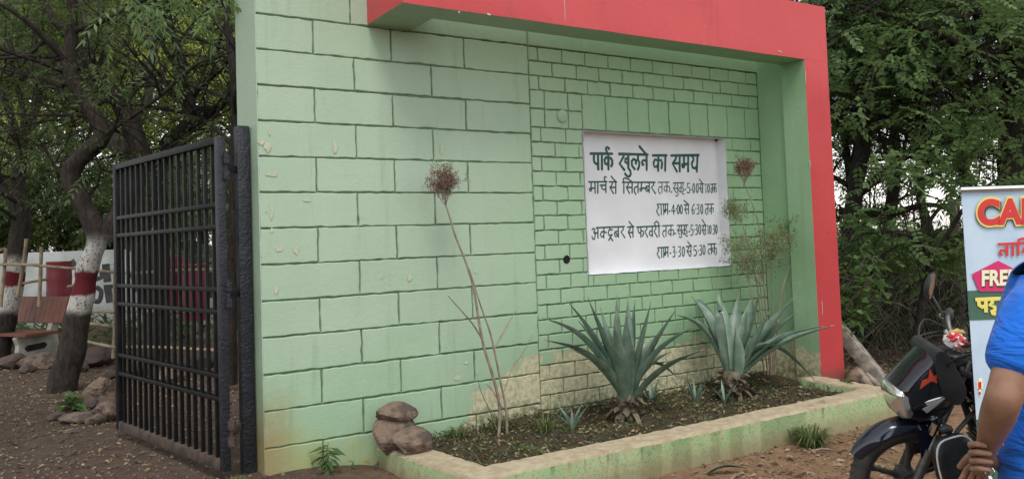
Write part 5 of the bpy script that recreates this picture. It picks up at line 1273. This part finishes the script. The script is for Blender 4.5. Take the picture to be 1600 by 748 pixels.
for k, pts in enumerate([[(-.32, -.22, 1.04), (-.22, -.25, 1.09), (-.14, -.16, 1.03), (-.17, -.06, .88)], [(-.32, .22, 1.03), (-.20, .22, 1.06), (-.14, .14, .98), (-.2, .05, .84)], [(-.33, -.24, 1.02), (-.17, -.24, .99), (-.12, -.12, .90)]]):
    mb = MB(); mb.tube(smooth_path(pts, 5), .005, 6); xf(mb, STEER).build('cable', mat['plastic'], bk, local=True)
mb = MB(); mb.tube([(-.275, -.05, 1.02), (-.275, -.13, 1.055)], [.016, .018], 12); xf(mb, STEER).build('bar_clamp', mat['chrome'], bk, local=True)
# tank, shrouds, seat, side panels, tail
tkp = MB(); shell(tkp, [(-.27, .83), (-.33, .93), (-.50, .98), (-.70, .94), (-.80, .84), (-.74, .76), (-.50, .72), (-.32, .72)], sym(.155), 48); tko = MB(); tko.v, tko.f, tko.m = list(tkp.v), list(tkp.f), list(tkp.m)
tank = tkp.build('fuel_tank', mat['gloss'], bk, local=True, smooth=50)
WG = lambda s, ox, oz: [(ox-s*x, oz+s*z) for x, z in s_w]
feathers = [[(.0, .0), (.012, .02), (.085, .075), (.10, .10), (.02, .055)], [(.0, -.01), (.02, .012), (.09, .052), (.092, .068), (.012, .02)], [(.005, -.025), (.03, -.005), (.085, .030), (.088, .046), (.018, .008)], [(.012, -.042), (.04, -.025), (.078, .006), (.082, .022), (.03, -.012)]]
for fpts in feathers: decal(tko, [(-.335-1.05*x, .79+1.0*z) for x, z in fpts], 'wing_emblem', 'silver', tank, 1, .004)
def text_mesh(txt, x0, x1, z0, z1, fat=.0):
    cu_ = bpy.data.curves.new('t', 'FONT'); cu_.body = txt; cu_.size = 1; cu_.offset = fat; o = bpy.data.objects.new('t', cu_); COL.objects.link(o)
    bpy.context.view_layer.update(); me = bpy.data.meshes.new_from_object(o.evaluated_get(bpy.context.evaluated_depsgraph_get())); bpy.data.objects.remove(o)
    V = np.array([v.co[:2] for v in me.vertices]); F = [tuple(p.vertices) for p in me.polygons]; a, b = V.min(0), V.max(0); V = (V-a)/(b-a)*np.array((x1-x0, z1-z0))+np.array((x0, z0))
    return V, F
V, F = text_mesh('HONDA', 0, .085, 0, .017, .02)
bvh = BVHTree.FromPolygons([Vector(v) for v in tko.v], tko.f); mb = MB(); vs = []
for x, z in V:
    X, Zq = -.345-x, .735+z; h = bvh.ray_cast(Vector((X, 1, Zq)), Vector((0, -1, 0))); vs.append((X, (h[0].y if h[0] else .14)+.004, Zq))
mb.add(vs, F); mb.build('emblem_lettering', mat['silver'], tank, local=True, smooth=0)
sp = MB(); shell(sp, [(-.34, .70), (-.50, .74), (-.80, .79), (-1.12, .80), (-1.10, .66), (-.85, .56), (-.60, .56), (-.40, .62)], sym(.14), 40); spo = MB(); spo.v, spo.f, spo.m = list(sp.v), list(sp.f), list(sp.m)
spb = sp.build('side_panel', mat['gloss'], bk, local=True, smooth=50)
decal(spo, [(-.40, .655), (-.50, .70), (-.72, .735), (-.95, .75), (-.95, .70), (-.72, .665), (-.52, .63)], 'grey_graphic', 'greystripe', spb, 1, .004)
mb = MB(); shell(mb, [(-.76, .85), (-.90, .82), (-1.15, .86), (-1.45, .90), (-1.46, .84), (-1.15, .78), (-.85, .76)], sym(.13), 40); mb.build('seat', mat['vinyl'], bk, local=True, smooth=50)
mb = MB(); shell(mb, [(-1.10, .80), (-1.45, .85), (-1.60, .86), (-1.58, .76), (-1.35, .70), (-1.12, .68)], sym(.11), 30); tl = mb.build('tail_panel', mat['gloss'], bk, local=True, smooth=50)
mb = MB(); mb.box((-1.60, 0, .80), (.03, .14, .07), None, .012); mb.build('tail_light', mat['decal'], tl, local=True)
mb = MB(); mb.tube(smooth_path([(-1.15, .12, .86), (-1.45, .125, .91), (-1.58, .0, .94), (-1.45, -.125, .91), (-1.15, -.12, .86)], 5), .010, 8); mb.build('grab_rail', mat['grey_metal'], bk, local=True)
mb = MB(); rings = []
for k in range(16):
    a = math.radians(25+k*8.5); d = Vector((-math.cos(a), 0, math.sin(a))); c = Vector((-1.27, 0, .30)); rings.append([c+d*(.345+q)+Vector((0, y, 0)) for y, q in ((-.07, -.03), (-.05, 0), (.05, 0), (.07, -.03), (.05, -.008), (-.05, -.008))])
mb.loft(rings); mb.build('rear_mudguard', mat['plastic'], bk, local=True)
# frame, engine, exhaust
mb = MB()
for pts in [[(-.27, 0, .86), (-.34, 0, .60), (-.42, 0, .34)], [(-.27, 0, .88), (-.6, .05, .74), (-1.0, .10, .74), (-1.5, .1, .78)], [(-.27, 0, .88), (-.6, -.05, .74), (-1.0, -.10, .74), (-1.5, -.1, .78)], [(-.85, 0, .70), (-.88, 0, .35), (-.42, 0, .22)]]:
    mb.tube(smooth_path(pts, 4), .018, 8)
mb.build('frame', mat['plastic'], bk, local=True)
mb = MB(); mb.box((-.62, 0, .36), (.38, .24, .20), None, .05); mb.lathe([(0, -.13), (.10, -.13), (.115, -.10), (.115, .10), (.10, .13), (0, .135)], (-.72, 0, .36), 'Y', 24); mb.lathe([(0, .12), (.07, .12), (.08, .15), (0, .155)], (-.56, 0, .36), 'Y', 20)
for k in range(9): mb.box((-.42-.012*k*.2, 0, .40+.024*k), (.17, .17, .010), None, .003)
mb.box((-.43, 0, .50), (.10, .10, .24), None, .02); mb.build('engine', mat['grey_metal'], bk, local=True)
mb = MB(); P = smooth_path([(-.36, -.04, .42), (-.30, -.08, .34), (-.34, -.13, .24), (-.6, -.15, .22), (-.95, -.17, .26)], 4); mb.tube(P, .02, 10); mb.tube([(-.95, -.17, .26), (-1.05, -.17, .28), (-1.5, -.18, .38)], [.03, .048, .045], 14); mb.build('exhaust', mat['grey_metal'], bk, local=True)
mb = MB()
for s in (1, -1): mb.tube([(-.85, s*.10, .34), (-1.27, s*.11, .30)], .022, 8); mb.tube([(-1.2, s*.13, .36), (-1.08, s*.13, .70)], [.025, .022], 10)
mb.build('swing_arm', mat['plastic'], bk, local=True)
mb = MB(); mb.box((-1.03, .125, .34), (.44, .03, .10), Euler((0, -.09, 0)), .012); mb.build('chain_cover', mat['plastic'], bk, local=True)
mb = MB(); mb.tube(smooth_path([(-.80, .09, .26), (-.76, .17, .10), (-.74, .235, -.01)], 3), .010, 8); mb.build('side_stand', mat['plastic'], bk, local=True)
for s in (1, -1):
    mb = MB(); mb.tube([(-.66, s*.12, .28), (-.67, s*.27, .29)], [.012, .016], 8); mb.build('foot_peg', mat['tyre'], bk, local=True)
    mb = MB(); mb.tube(smooth_path([(-.36, s*.04, .66), (-.26, s*.20, .65), (-.18, s*.31, .60), (-.20, s*.33, .44), (-.29, s*.30, .22), (-.40, s*.10, .20)], 5), .011, 10); lg = mb.build('leg_guard', mat['chrome'] if s < 0 else mat['plastic'], bk, local=True)
    if s > 0:
        bag = MB(); cu0_, W_, H_ = Vector((-.21, .355, .38)), .115, .26
        out = []
        for i in range(40):
            a = 2*PI*i/40; ca, sa = math.cos(a), math.sin(a); e = .5 if sa > 0 else .35
            out.append((math.copysign(abs(ca)**.55, ca)*W_*(1 if sa > -.2 else .95), math.copysign(abs(sa)**.6, sa)*H_))
        Rb = Euler((.12, .22, .28)).to_matrix(); rings = []
        for y, k in ((-.02, .9), (-.018, 1), (.012, 1), (.026, .93), (.032, .75), (.034, .4)): rings.append([cu0_+Rb @ Vector((u*k, y, v_*k)) for u, v_ in out])
        bag.loft(rings)
        for zq in (-.12, -.02, .08, .15): bag.tube([cu0_+Rb @ Vector((-.07, .034, zq)), cu0_+Rb @ Vector((0, .036, zq+.008)), cu0_+Rb @ Vector((.07, .034, zq))], .004, 6)
        bo = bag.build('leg_guard_bag', mat['vinyl'], lg, local=True, smooth=50)
        pi_ = MB(); pp = [cu0_+Rb @ Vector((u*.97, .021, v_*.975)) for u, v_ in out]; pi_.tube(pp+[pp[0]], .0048, 6, False); pi_.build('piping', mat['piping'], bo, local=True)
for s in (1, -1):
    mb = MB(); mb.tube([(-.12, s*.13, .68), (-.10, s*.19, .67)], .008, 6); mb.ico((-.09, s*.22, .67), (.035, .028, .025), 2, 0, 1, 5, planes=0); xf(mb, STEER).build('indicator', mat['amber'] if s < 0 else mat['plastic'], bk, local=True)
mb = MB(); mb.tube([(-.08, .105, .59), (-.10, .115, .655)], [.022, .032], 14); mb.lathe([(0, 0), (.03, 0), (.034, .03), (.02, .05), (0, .055)], (-.11, .11, .60), 'Z', 16); xf(mb, STEER).build('horn', mat['chrome'], bk, local=True)
bpy.context.view_layer.update()
BW = bk.matrix_world
for nm, q, r, m, lab in (('cloth', (-.235, .02, 1.065), (.04, .055, .035), 'cloth', 'red and white cloth tied round the middle of the motorbike handlebar'), ('tag', (-.29, -.06, 1.075), (.028, .035, .016), 'brass', 'small yellow tag lying on the motorbike handlebar clamp')):
    mb = MB(); mb.ico((0, 0, 0), r, 3, .55, 2.6, 5 if nm == 'cloth' else 9, planes=3); o = mb.build(nm, mat[m], None, local=True, smooth=60); o.location = BW @ (STEER @ Vector(q)); tag(o, lab, nm)

# ------------------------------------------------------------------ poster stand
mat['vinyl_blue'] = M('pale_blue_print', (.40, .53, .66), (.52, .62, .72), .4, 3, .03, 20)
mat['vinyl_green'] = M('dark_green_print', (.045, .12, .075), (.05, .13, .085), .4, 3, 0)
mat['vinyl_pink'] = M('magenta_print', (.62, .02, .14), (.58, .02, .13), .4, 3, 0)
mat['vinyl_red'] = M('red_print', (.62, .03, .03), (.56, .025, .03), .4, 3, 0)
mat['vinyl_yellow'] = M('yellow_print', (.80, .62, .08), (.75, .66, .2), .4, 3, 0)
mat['vinyl_pale'] = M('cream_print', (.80, .77, .55), (.78, .74, .5), .4, 3, 0)
mat['shadow_ink'] = M('dark_print', (.05, .05, .03), (.05, .05, .03), .4, 3, 0)
DB = 3.6
b0_, b1_ = at(1514, 480, DB), at(1820, 480, DB+.03); bx = (b1_-b0_); bx.z = 0; bw = bx.length; bx.normalize(); bn = Vector((bx.y, -bx.x, 0))
bn = bn if bn.dot(CAM-b0_) > 0 else -bn
ps = thing('poster_stand', (b0_.x, b0_.y, -.1), 'tall pale blue roll up poster reading FREE on a pink badge beside the motorbike', 'poster stand')
BO = Vector((b0_.x, b0_.y, 0))
def on_b(px, py, off=0):
    d = ray(px, py); q = BO+bn*off; t_ = (q-CAM).dot(bn)/d.dot(bn); return CAM+d*t_
ztop = on_b(1512, 299).z
def bpt(u, z, off=0): p = BO+bx*u+bn*off; return Vector((p.x, p.y, z))
def bpanel(name, u0, u1, z0, z1, off, th, m, parent):
    mb = MB(); nz = 14; nu = 6
    for o_, fl in ((off, 0), (off-th, 1)):
        vs = [bpt(u0+(u1-u0)*i/nu, z0+(z1-z0)*j/nz, o_+.004*math.sin(3*z0+3*(z1-z0)*j/nz)) for j in range(nz+1) for i in range(nu+1)]
        mb.add(vs, [(j*(nu+1)+i, j*(nu+1)+i+1, (j+1)*(nu+1)+i+1, (j+1)*(nu+1)+i) for j in range(nz) for i in range(nu)])
    return mb.build(name, mat[m], parent, smooth=60)
z_a, z_b, z_c = on_b(1514, 454).z, on_b(1515, 500).z, on_b(1516, 655).z
pn = bpanel('poster', 0, bw, -.05, ztop, 0, .002, 'vinyl_blue', ps)
bpanel('green_band', 0, bw, z_b, z_a, .0025, .001, 'vinyl_green', pn); bpanel('green_foot', 0, bw, -.045, z_c, .0025, .001, 'vinyl_green', pn)
mb = MB(); mb.box(bpt(bw/2, ztop+.008, -.002), (bw+.02, .03, .022), Matrix.Rotation(math.atan2(bx.y, bx.x), 3, 'Z'), .004); mb.build('top_rail', mat['chrome'], ps)
mb = MB(); mb.box(bpt(bw/2, -.075, -.02), (bw+.03, .16, .07), Matrix.Rotation(math.atan2(bx.y, bx.x), 3, 'Z'), .012); mb.build('base', mat['grey_metal'], ps)
mb = MB(); mb.tube([bpt(bw/2, -.05, -.03), bpt(bw/2, ztop, -.015)], .009, 8); mb.build('support_pole', mat['grey_metal'], ps)
mb = MB(); mb.poly([on_b(*q, .005) for q in [(1519, 428), (1560, 407), (1601, 428), (1590, 455), (1530, 455)]], bn*-.001); badge = mb.build('badge', mat['vinyl_pink'], pn, smooth=0)
def btext(txt, p00, p11, off, m, name, fat, dx=0, dy=0):
    """printed words stretched between two pixel corners on the poster"""
    V, F = text_mesh(txt, p00[0], p11[0], 0, 1, fat); mb = MB(); sl_ = -.03
    mb.add([on_b(x+dx, p11[1]+(p00[1]-p11[1])*z+(x-p00[0])*sl_+dy, off) for x, z in V], F); return mb.build(name, mat[m], pn, smooth=0)
btext('CAR', (1526.5, 310), (1631, 354), .0050, 'shadow_ink', 'headline_shadow', .075, 1.6, 2.2)
btext('CAR', (1525, 308), (1632, 356), .0065, 'vinyl_yellow', 'headline_outline', .075)
btext('CAR', (1527.5, 311), (1629.5, 353), .0080, 'vinyl_red', 'headline', .05)
btext('FREE', (1534, 423), (1588, 448), .0070, 'shadow_ink', 'badge_shadow', .04, 1, 1.5)
btext('FREE', (1534, 422), (1588, 447), .0085, 'vinyl_pale', 'badge_words', .04)
def bstroke(sets, wd, m, name, off=.006):
    mb = MB()
    for s in sets:
        P = [on_b(1490+x/3.118, 280+y/3.118, off) for x, y in s]
        if len(P) == 2: P = [P[0], (P[0]+P[1])/2, P[1]]
        mb.tube(P, wd*.5, 8, True, sq=.06, sqdir=tuple(bn))
    mb.build(name, mat[m], pn, smooth=60)
bstroke([[(215,316),(420,306)],[(262,314),(262,374)],[(226,346),(260,345)],[(229,346),(226,361),(238,372)],[(290,312),(290,374)],[(316,309),(316,372)],[(316,309),(318,294),(336,288),(356,296),(368,308)],[(366,308),(366,372)],[(366,340),(342,336),(336,350),(346,358)]], .011, 'vinyl_red', 'red_words')
bstroke([[(106,586),(290,578)],[(122,586),(124,612),(140,622),(154,616)],[(157,584),(158,648)],[(190,582),(188,602),(176,612),(200,620),(202,636),(186,642),(190,652),(206,656)],[(240,582),(240,648)],[(262,582),(262,648)]], .017, 'vinyl_yellow', 'yellow_words')
bstroke([[(128,983),(128,1020)],[(122,985),(140,984)],[(124,1040),(134,1040)]], .03, 'vinyl_pale', 'small_mark_outline', .005); bstroke([[(128,985),(128,1018)],[(124,1040),(132,1040)]], .014, 'vinyl_red', 'small_mark', .008)

# ------------------------------------------------------------------ person
def skin_mat():
    m, t, b = new_mat('brown_skin'); v = coords(t); n = noise_(t, v, 18, 5); n2 = noise_(t, v, 90, 4)
    c = mixc(t, ramp(t, n, .35, .65), (.30, .155, .095), (.24, .12, .072)); c = mixc(t, ramp(t, n2, .55, .75, 0, .3), c, (.19, .09, .055))
    t.links.new(c, b.inputs['Base Color']); b.inputs['Roughness'].default_value = .5; b.inputs['Subsurface Weight'].default_value = .08; b.inputs['Subsurface Radius'].default_value = (.02, .008, .004)
    bump_(t, b, n2, .12, .004); return m
def shirt_mat():
    m, t, b = new_mat('blue_tee_shirt'); v = coords(t); n = noise_(t, v, 5, 5); wv = noise_(t, v, 240, 2)
    mp = node(t, 'ShaderNodeMapping'); mp.inputs['Scale'].default_value = (3, 3, 9); mp.inputs['Rotation'].default_value = (.4, .5, 0); t.links.new(v, mp.inputs['Vector'])
    f = noise_(t, mp.outputs[0], 1.6, 3, .5, 1.2)
    t.links.new(mixc(t, n, (.010, .115, .52), (.014, .14, .58)), b.inputs['Base Color']); b.inputs['Roughness'].default_value = .85; b.inputs['Specular IOR Level'].default_value = .15; b.inputs['Sheen Weight'].default_value = .15
    bump_(t, b, math_(t, 'ADD', f, math_(t, 'MULTIPLY', wv, .03)), .7, .05); return m
mat['skin'] = skin_mat(); mat['shirt'] = shirt_mat(); mat['denim'] = M('dark_trousers', (.03, .035, .05), (.04, .045, .06), .9, 8, .2, 90); mat['hair'] = M('black_hair', (.010, .009, .009), (.02, .018, .017), .5, 30, .5, 120); mat['shoe'] = M('black_shoe', (.02, .02, .02), (.03, .03, .03), .5, 9, .1, 60)
PG = -.1
fw = (cr0*math.cos(math.radians(28))-Vector((cf.x, cf.y, 0)).normalized()*math.sin(math.radians(28))).normalized()   # facing
lf = Vector((-fw.y, fw.x, 0)); up = Vector((0, 0, 1))
pc = at(1646, 560, 2.48); PC = Vector((pc.x, pc.y, PG))
per = thing('person', tuple(PC), 'person in a bright blue tee shirt standing with hands clasped behind the back', 'person')
def L3(f, l, z): return PC+fw*f+lf*l+up*z
def skin_obj(name, chains, m, lv=2):
    """chains: lists of (point, radius or (rx, ry)); chains share joints by equal coordinates"""
    vs = []; rs = []; ed = []; key = {}
    def vid(p, r):
        k = tuple(round(c, 4) for c in p)
        if k not in key: key[k] = len(vs); vs.append(Vector(p)-PC); rs.append(r if hasattr(r, '__len__') else (r, r))
        return key[k]
    for c in chains:
        ids = [vid(p, r) for p, r in c]; ed += list(zip(ids[:-1], ids[1:]))
    me = bpy.data.meshes.new(name); me.from_pydata(vs, ed, []); o = bpy.data.objects.new(name, me); COL.objects.link(o)
    sm = o.modifiers.new('skin', 'SKIN'); sm.use_smooth_shade = True; sm.branch_smoothing = .6
    for i, d in enumerate(me.skin_vertices[0].data): d.radius = rs[i]; d.use_root = (i == 0)
    ss = o.modifiers.new('sub', 'SUBSURF'); ss.levels = lv; ss.render_levels = lv
    bpy.context.view_layer.update(); m2 = bpy.data.meshes.new_from_object(o.evaluated_get(bpy.context.evaluated_depsgraph_get())); bpy.data.objects.remove(o)
    m2.name = name; m2.materials.clear(); m2.materials.append(m); m2.polygons.foreach_set('use_smooth', [True]*len(m2.polygons))
    o = bpy.data.objects.new(name, m2); COL.objects.link(o); o.parent = per; return o
# joints
shR = at(1617, 478, 2.30); elR = at(1566, 628, 2.22); wrR = at(1541, 702, 2.40); palR = wrR+(at(1528, 738, 2.52)-wrR)*.9
shL = L3(.0, .20, 1.46); elL = L3(-.10, .30, 1.16)
wrL = at(1592, 738, 2.62)
pel, wst, chs, nk, hd0 = L3(0, 0, .98), L3(.0, 0, 1.12), L3(-.0, 0, 1.33), L3(.045, 0, 1.50), L3(.08, 0, 1.555)
chains = [[(pel, (.12, .10)), (wst, (.11, .10)), (chs, (.12, .10)), (L3(.0, 0, 1.44), (.085, .075)), (nk, .072), (hd0, .070), (L3(.105, 0, 1.625), (.112, .114)), (L3(.112, 0, 1.71), (.120, .124)), (L3(.105, 0, 1.785), (.095, .10))],
          [(chs, (.12, .10)), (shR.lerp(chs, .35), .075), (shR, .066), (shR.lerp(elR, .5), .060), (elR.lerp(shR, .12), .050), (elR, .049), (elR.lerp(wrR, .3), .050), (elR.lerp(wrR, .75), .036), (wrR, .029)],
          [(chs, (.12, .10)), (shL.lerp(chs, .35), .075), (shL, .066), (shL.lerp(elL, .5), .056), (elL, .046), (elL.lerp(wrL, .3), .048), (elL.lerp(wrL, .75), .034), (wrL, .028)]]
for s in (1, -1):
    hip = L3(0, s*.09, .92); kn = L3(.02, s*.11, .50); an = L3(-.01, s*.12, .09)
    chains.append([(pel, (.12, .10)), (hip, .08), (hip.lerp(kn, .5), .078), (kn, .058), (kn.lerp(an, .3), .056), (an, .036)])
# hands: palm chain plus five finger chains, rooted in the palm
def hand(wr, pal, across, nrm_, curl, spread_=1.0):
    d = (pal-wr).normalized(); across = (across-d*across.dot(d)).normalized(); n = d.cross(across).normalized()
    if n.dot(nrm_) < 0: n = -n
    out = [[(wr, .029), (wr.lerp(pal, .5), (.036, .024)), (pal, (.038, .021))]]
    for k, (o_, l, r) in enumerate(((-.030, .070, .0092), (-.010, .078, .0096), (.010, .073, .0092), (.029, .058, .0082))):
        b = pal+across*o_; v = d.copy(); p = b+v*.012; ch_ = [(pal, (.038, .021)), (p, r*1.12)]
        for j, f in enumerate((.42, .33, .25)):
            an_ = curl[j]; v = (v*math.cos(an_)+n*math.sin(an_)).normalized(); p = p+v*l*f*1.05; ch_.append((p, r*(1, .93, .8)[j]))
        out.append(ch_)
    b = wr.lerp(pal, .45)-across*.026; v = (d*.85-across*.3+n*.3).normalized(); p1 = b+v*.03; v = (v+d*.6+n*.3).normalized(); p2 = p1+v*.03; p3 = p2+(v+n*.4).normalized()*.024
    out.append([(wr.lerp(pal, .5), (.036, .024)), (b, .014), (p1, .0125), (p2, .0112), (p3, .009)])
    return out
hR = hand(wrR, palR, -up*.6+lf*.2+fw*.5, cf*-.4-up*.3-cr, (.35, .7, .6))
wrL = at(1592, 738, 2.62); palL = at(1536, 712, 2.48)
hL = [[(wrL, .028), (palL, (.034, .024))]]
for k, (y_, r_, q_) in enumerate(((694, .0092, 1543), (707, .0096, 1550), (720, .0092, 1552), (732, .0084, 1548))):
    hL.append([(palL, (.034, .024)), (at(1519+k, y_+2, 2.45), r_*1.25), (at(1517+k, y_, 2.37), r_*1.15), (at(1528+k, y_-1, 2.325), r_), (at(q_, y_+2, 2.325), r_*.85)])
hL.append([(palL, (.034, .024)), (at(1540, 690, 2.46), .0125), (at(1555, 688, 2.42), .011), (at(1566, 694, 2.37), .009)])
chains += hR+hL
body = skin_obj('body', chains, mat['skin'])
# face, ears and hair on the head
hc = L3(.115, 0, 1.68)
mb = MB(); mb.tube([hc+fw*.095+up*.03, hc+fw*.112+up*.0, hc+fw*.122-up*.022, hc+fw*.10-up*.035], [.008, .012, .016, .010], 10)
for s in (1, -1): mb.ico(hc+lf*s*.083-fw*.005+up*.0, (.018, .012, .032), 2, .1, 1, 3, planes=0)
mb.build('nose_and_ears', mat['skin'], body, smooth=60)
for s in (1, -1):
    mb = MB(); mb.ico(hc+fw*.088+lf*s*.032+up*.028, (.012, .014, .009), 2, 0, 1, 3, planes=0); mb.build('eye', mat['white'], body, smooth=60)
    mb = MB(); mb.ico(hc+fw*.098+lf*s*.032+up*.028, (.006, .006, .006), 2, 0, 1, 3, planes=0); mb.build('iris', mat['hair'], body, smooth=60)
mb = MB(); mb.tube([hc+fw*.092+lf*.026-up*.06, hc+fw*.104-up*.062, hc+fw*.092-lf*.026-up*.06], [.004, .008, .004], 8); mb.build('lips', mat['vinyl_red'] if False else mat['skin'], body, smooth=60)
mb = MB(); mb.ico(hc-fw*.022+up*.048, (.104, .092, .092), 4, .10, 6, 9, planes=0, rot=Euler((0, 0, math.atan2(fw.y, fw.x)))); mb.build('hair', mat['hair'], per, smooth=60)
# tee shirt: torso and two open sleeves
def sleeve_end(a, b, t): return a.lerp(b, t)
shirt = [[(L3(-.01, 0, .64), (.20, .18)), (L3(-.01, 0, .76), (.195, .172)), (L3(-.01, 0, .9), (.185, .16)), (L3(-.02, 0, 1.14), (.18, .168)), (L3(-.03, 0, 1.32), (.19, .172)), (L3(-.005, 0, 1.45), (.135, .11)), (L3(.035, 0, 1.49), (.085, .08))]]
for a, b in ((shR, elR), (shL, elL)):
    shirt.append([(L3(-.03, 0, 1.32), (.19, .172)), (a.lerp(chs, .32)+up*.01, .10), (a+up*.005, .086), (a.lerp(b, .45), .086), (a.lerp(b, .80), .084)])
sh = skin_obj('tee_shirt', shirt, mat['shirt'])
tr = []
for s in (1, -1):
    hip = L3(0, s*.09, .92); kn = L3(.02, s*.11, .50); an = L3(-.01, s*.12, .07); hip = L3(0, s*.085, .78); tr.append([(L3(0, 0, .88), (.13, .11)), (hip, .088), (hip.lerp(kn, .4), .085), (kn, .08), (kn.lerp(an, .5), .072), (an, .068)])
skin_obj('trousers', tr, mat['denim'])
for s in (1, -1):
    mb = MB(); R = Matrix.Rotation(math.atan2(fw.y, fw.x), 3, 'Z'); rings = []
    for x, w_, h in ((-.09, .03, .06), (-.08, .038, .085), (-.02, .042, .09), (.06, .045, .075), (.13, .046, .055), (.17, .035, .04), (.18, .02, .03)):
        rings.append([R @ Vector((x, w_*math.cos(a), max(0, h*.5+h*.5*math.sin(a)*1.05)))+L3(0, s*.12, .0) for a in [2*PI*i/14 for i in range(14)]])
    mb.loft(rings); mb.build('shoe', mat['shoe'], per, smooth=60)
kp = at(1546, 736, 2.33); mb = MB(); mb.torus(.014, .002, kp, 'X', 16, 6); mb.tube([kp+Vector((0, 0, -.012)), kp+Vector((-.012, -.01, -.055))], [.007, .003], 6, True, .3); mb.tube([kp+Vector((.004, 0, -.012)), kp+Vector((.01, -.006, -.05))], [.006, .003], 6, True, .3)
tag(mb.build('key_ring', mat['chrome']), 'small steel key ring held between the fingers behind the back', 'keys')
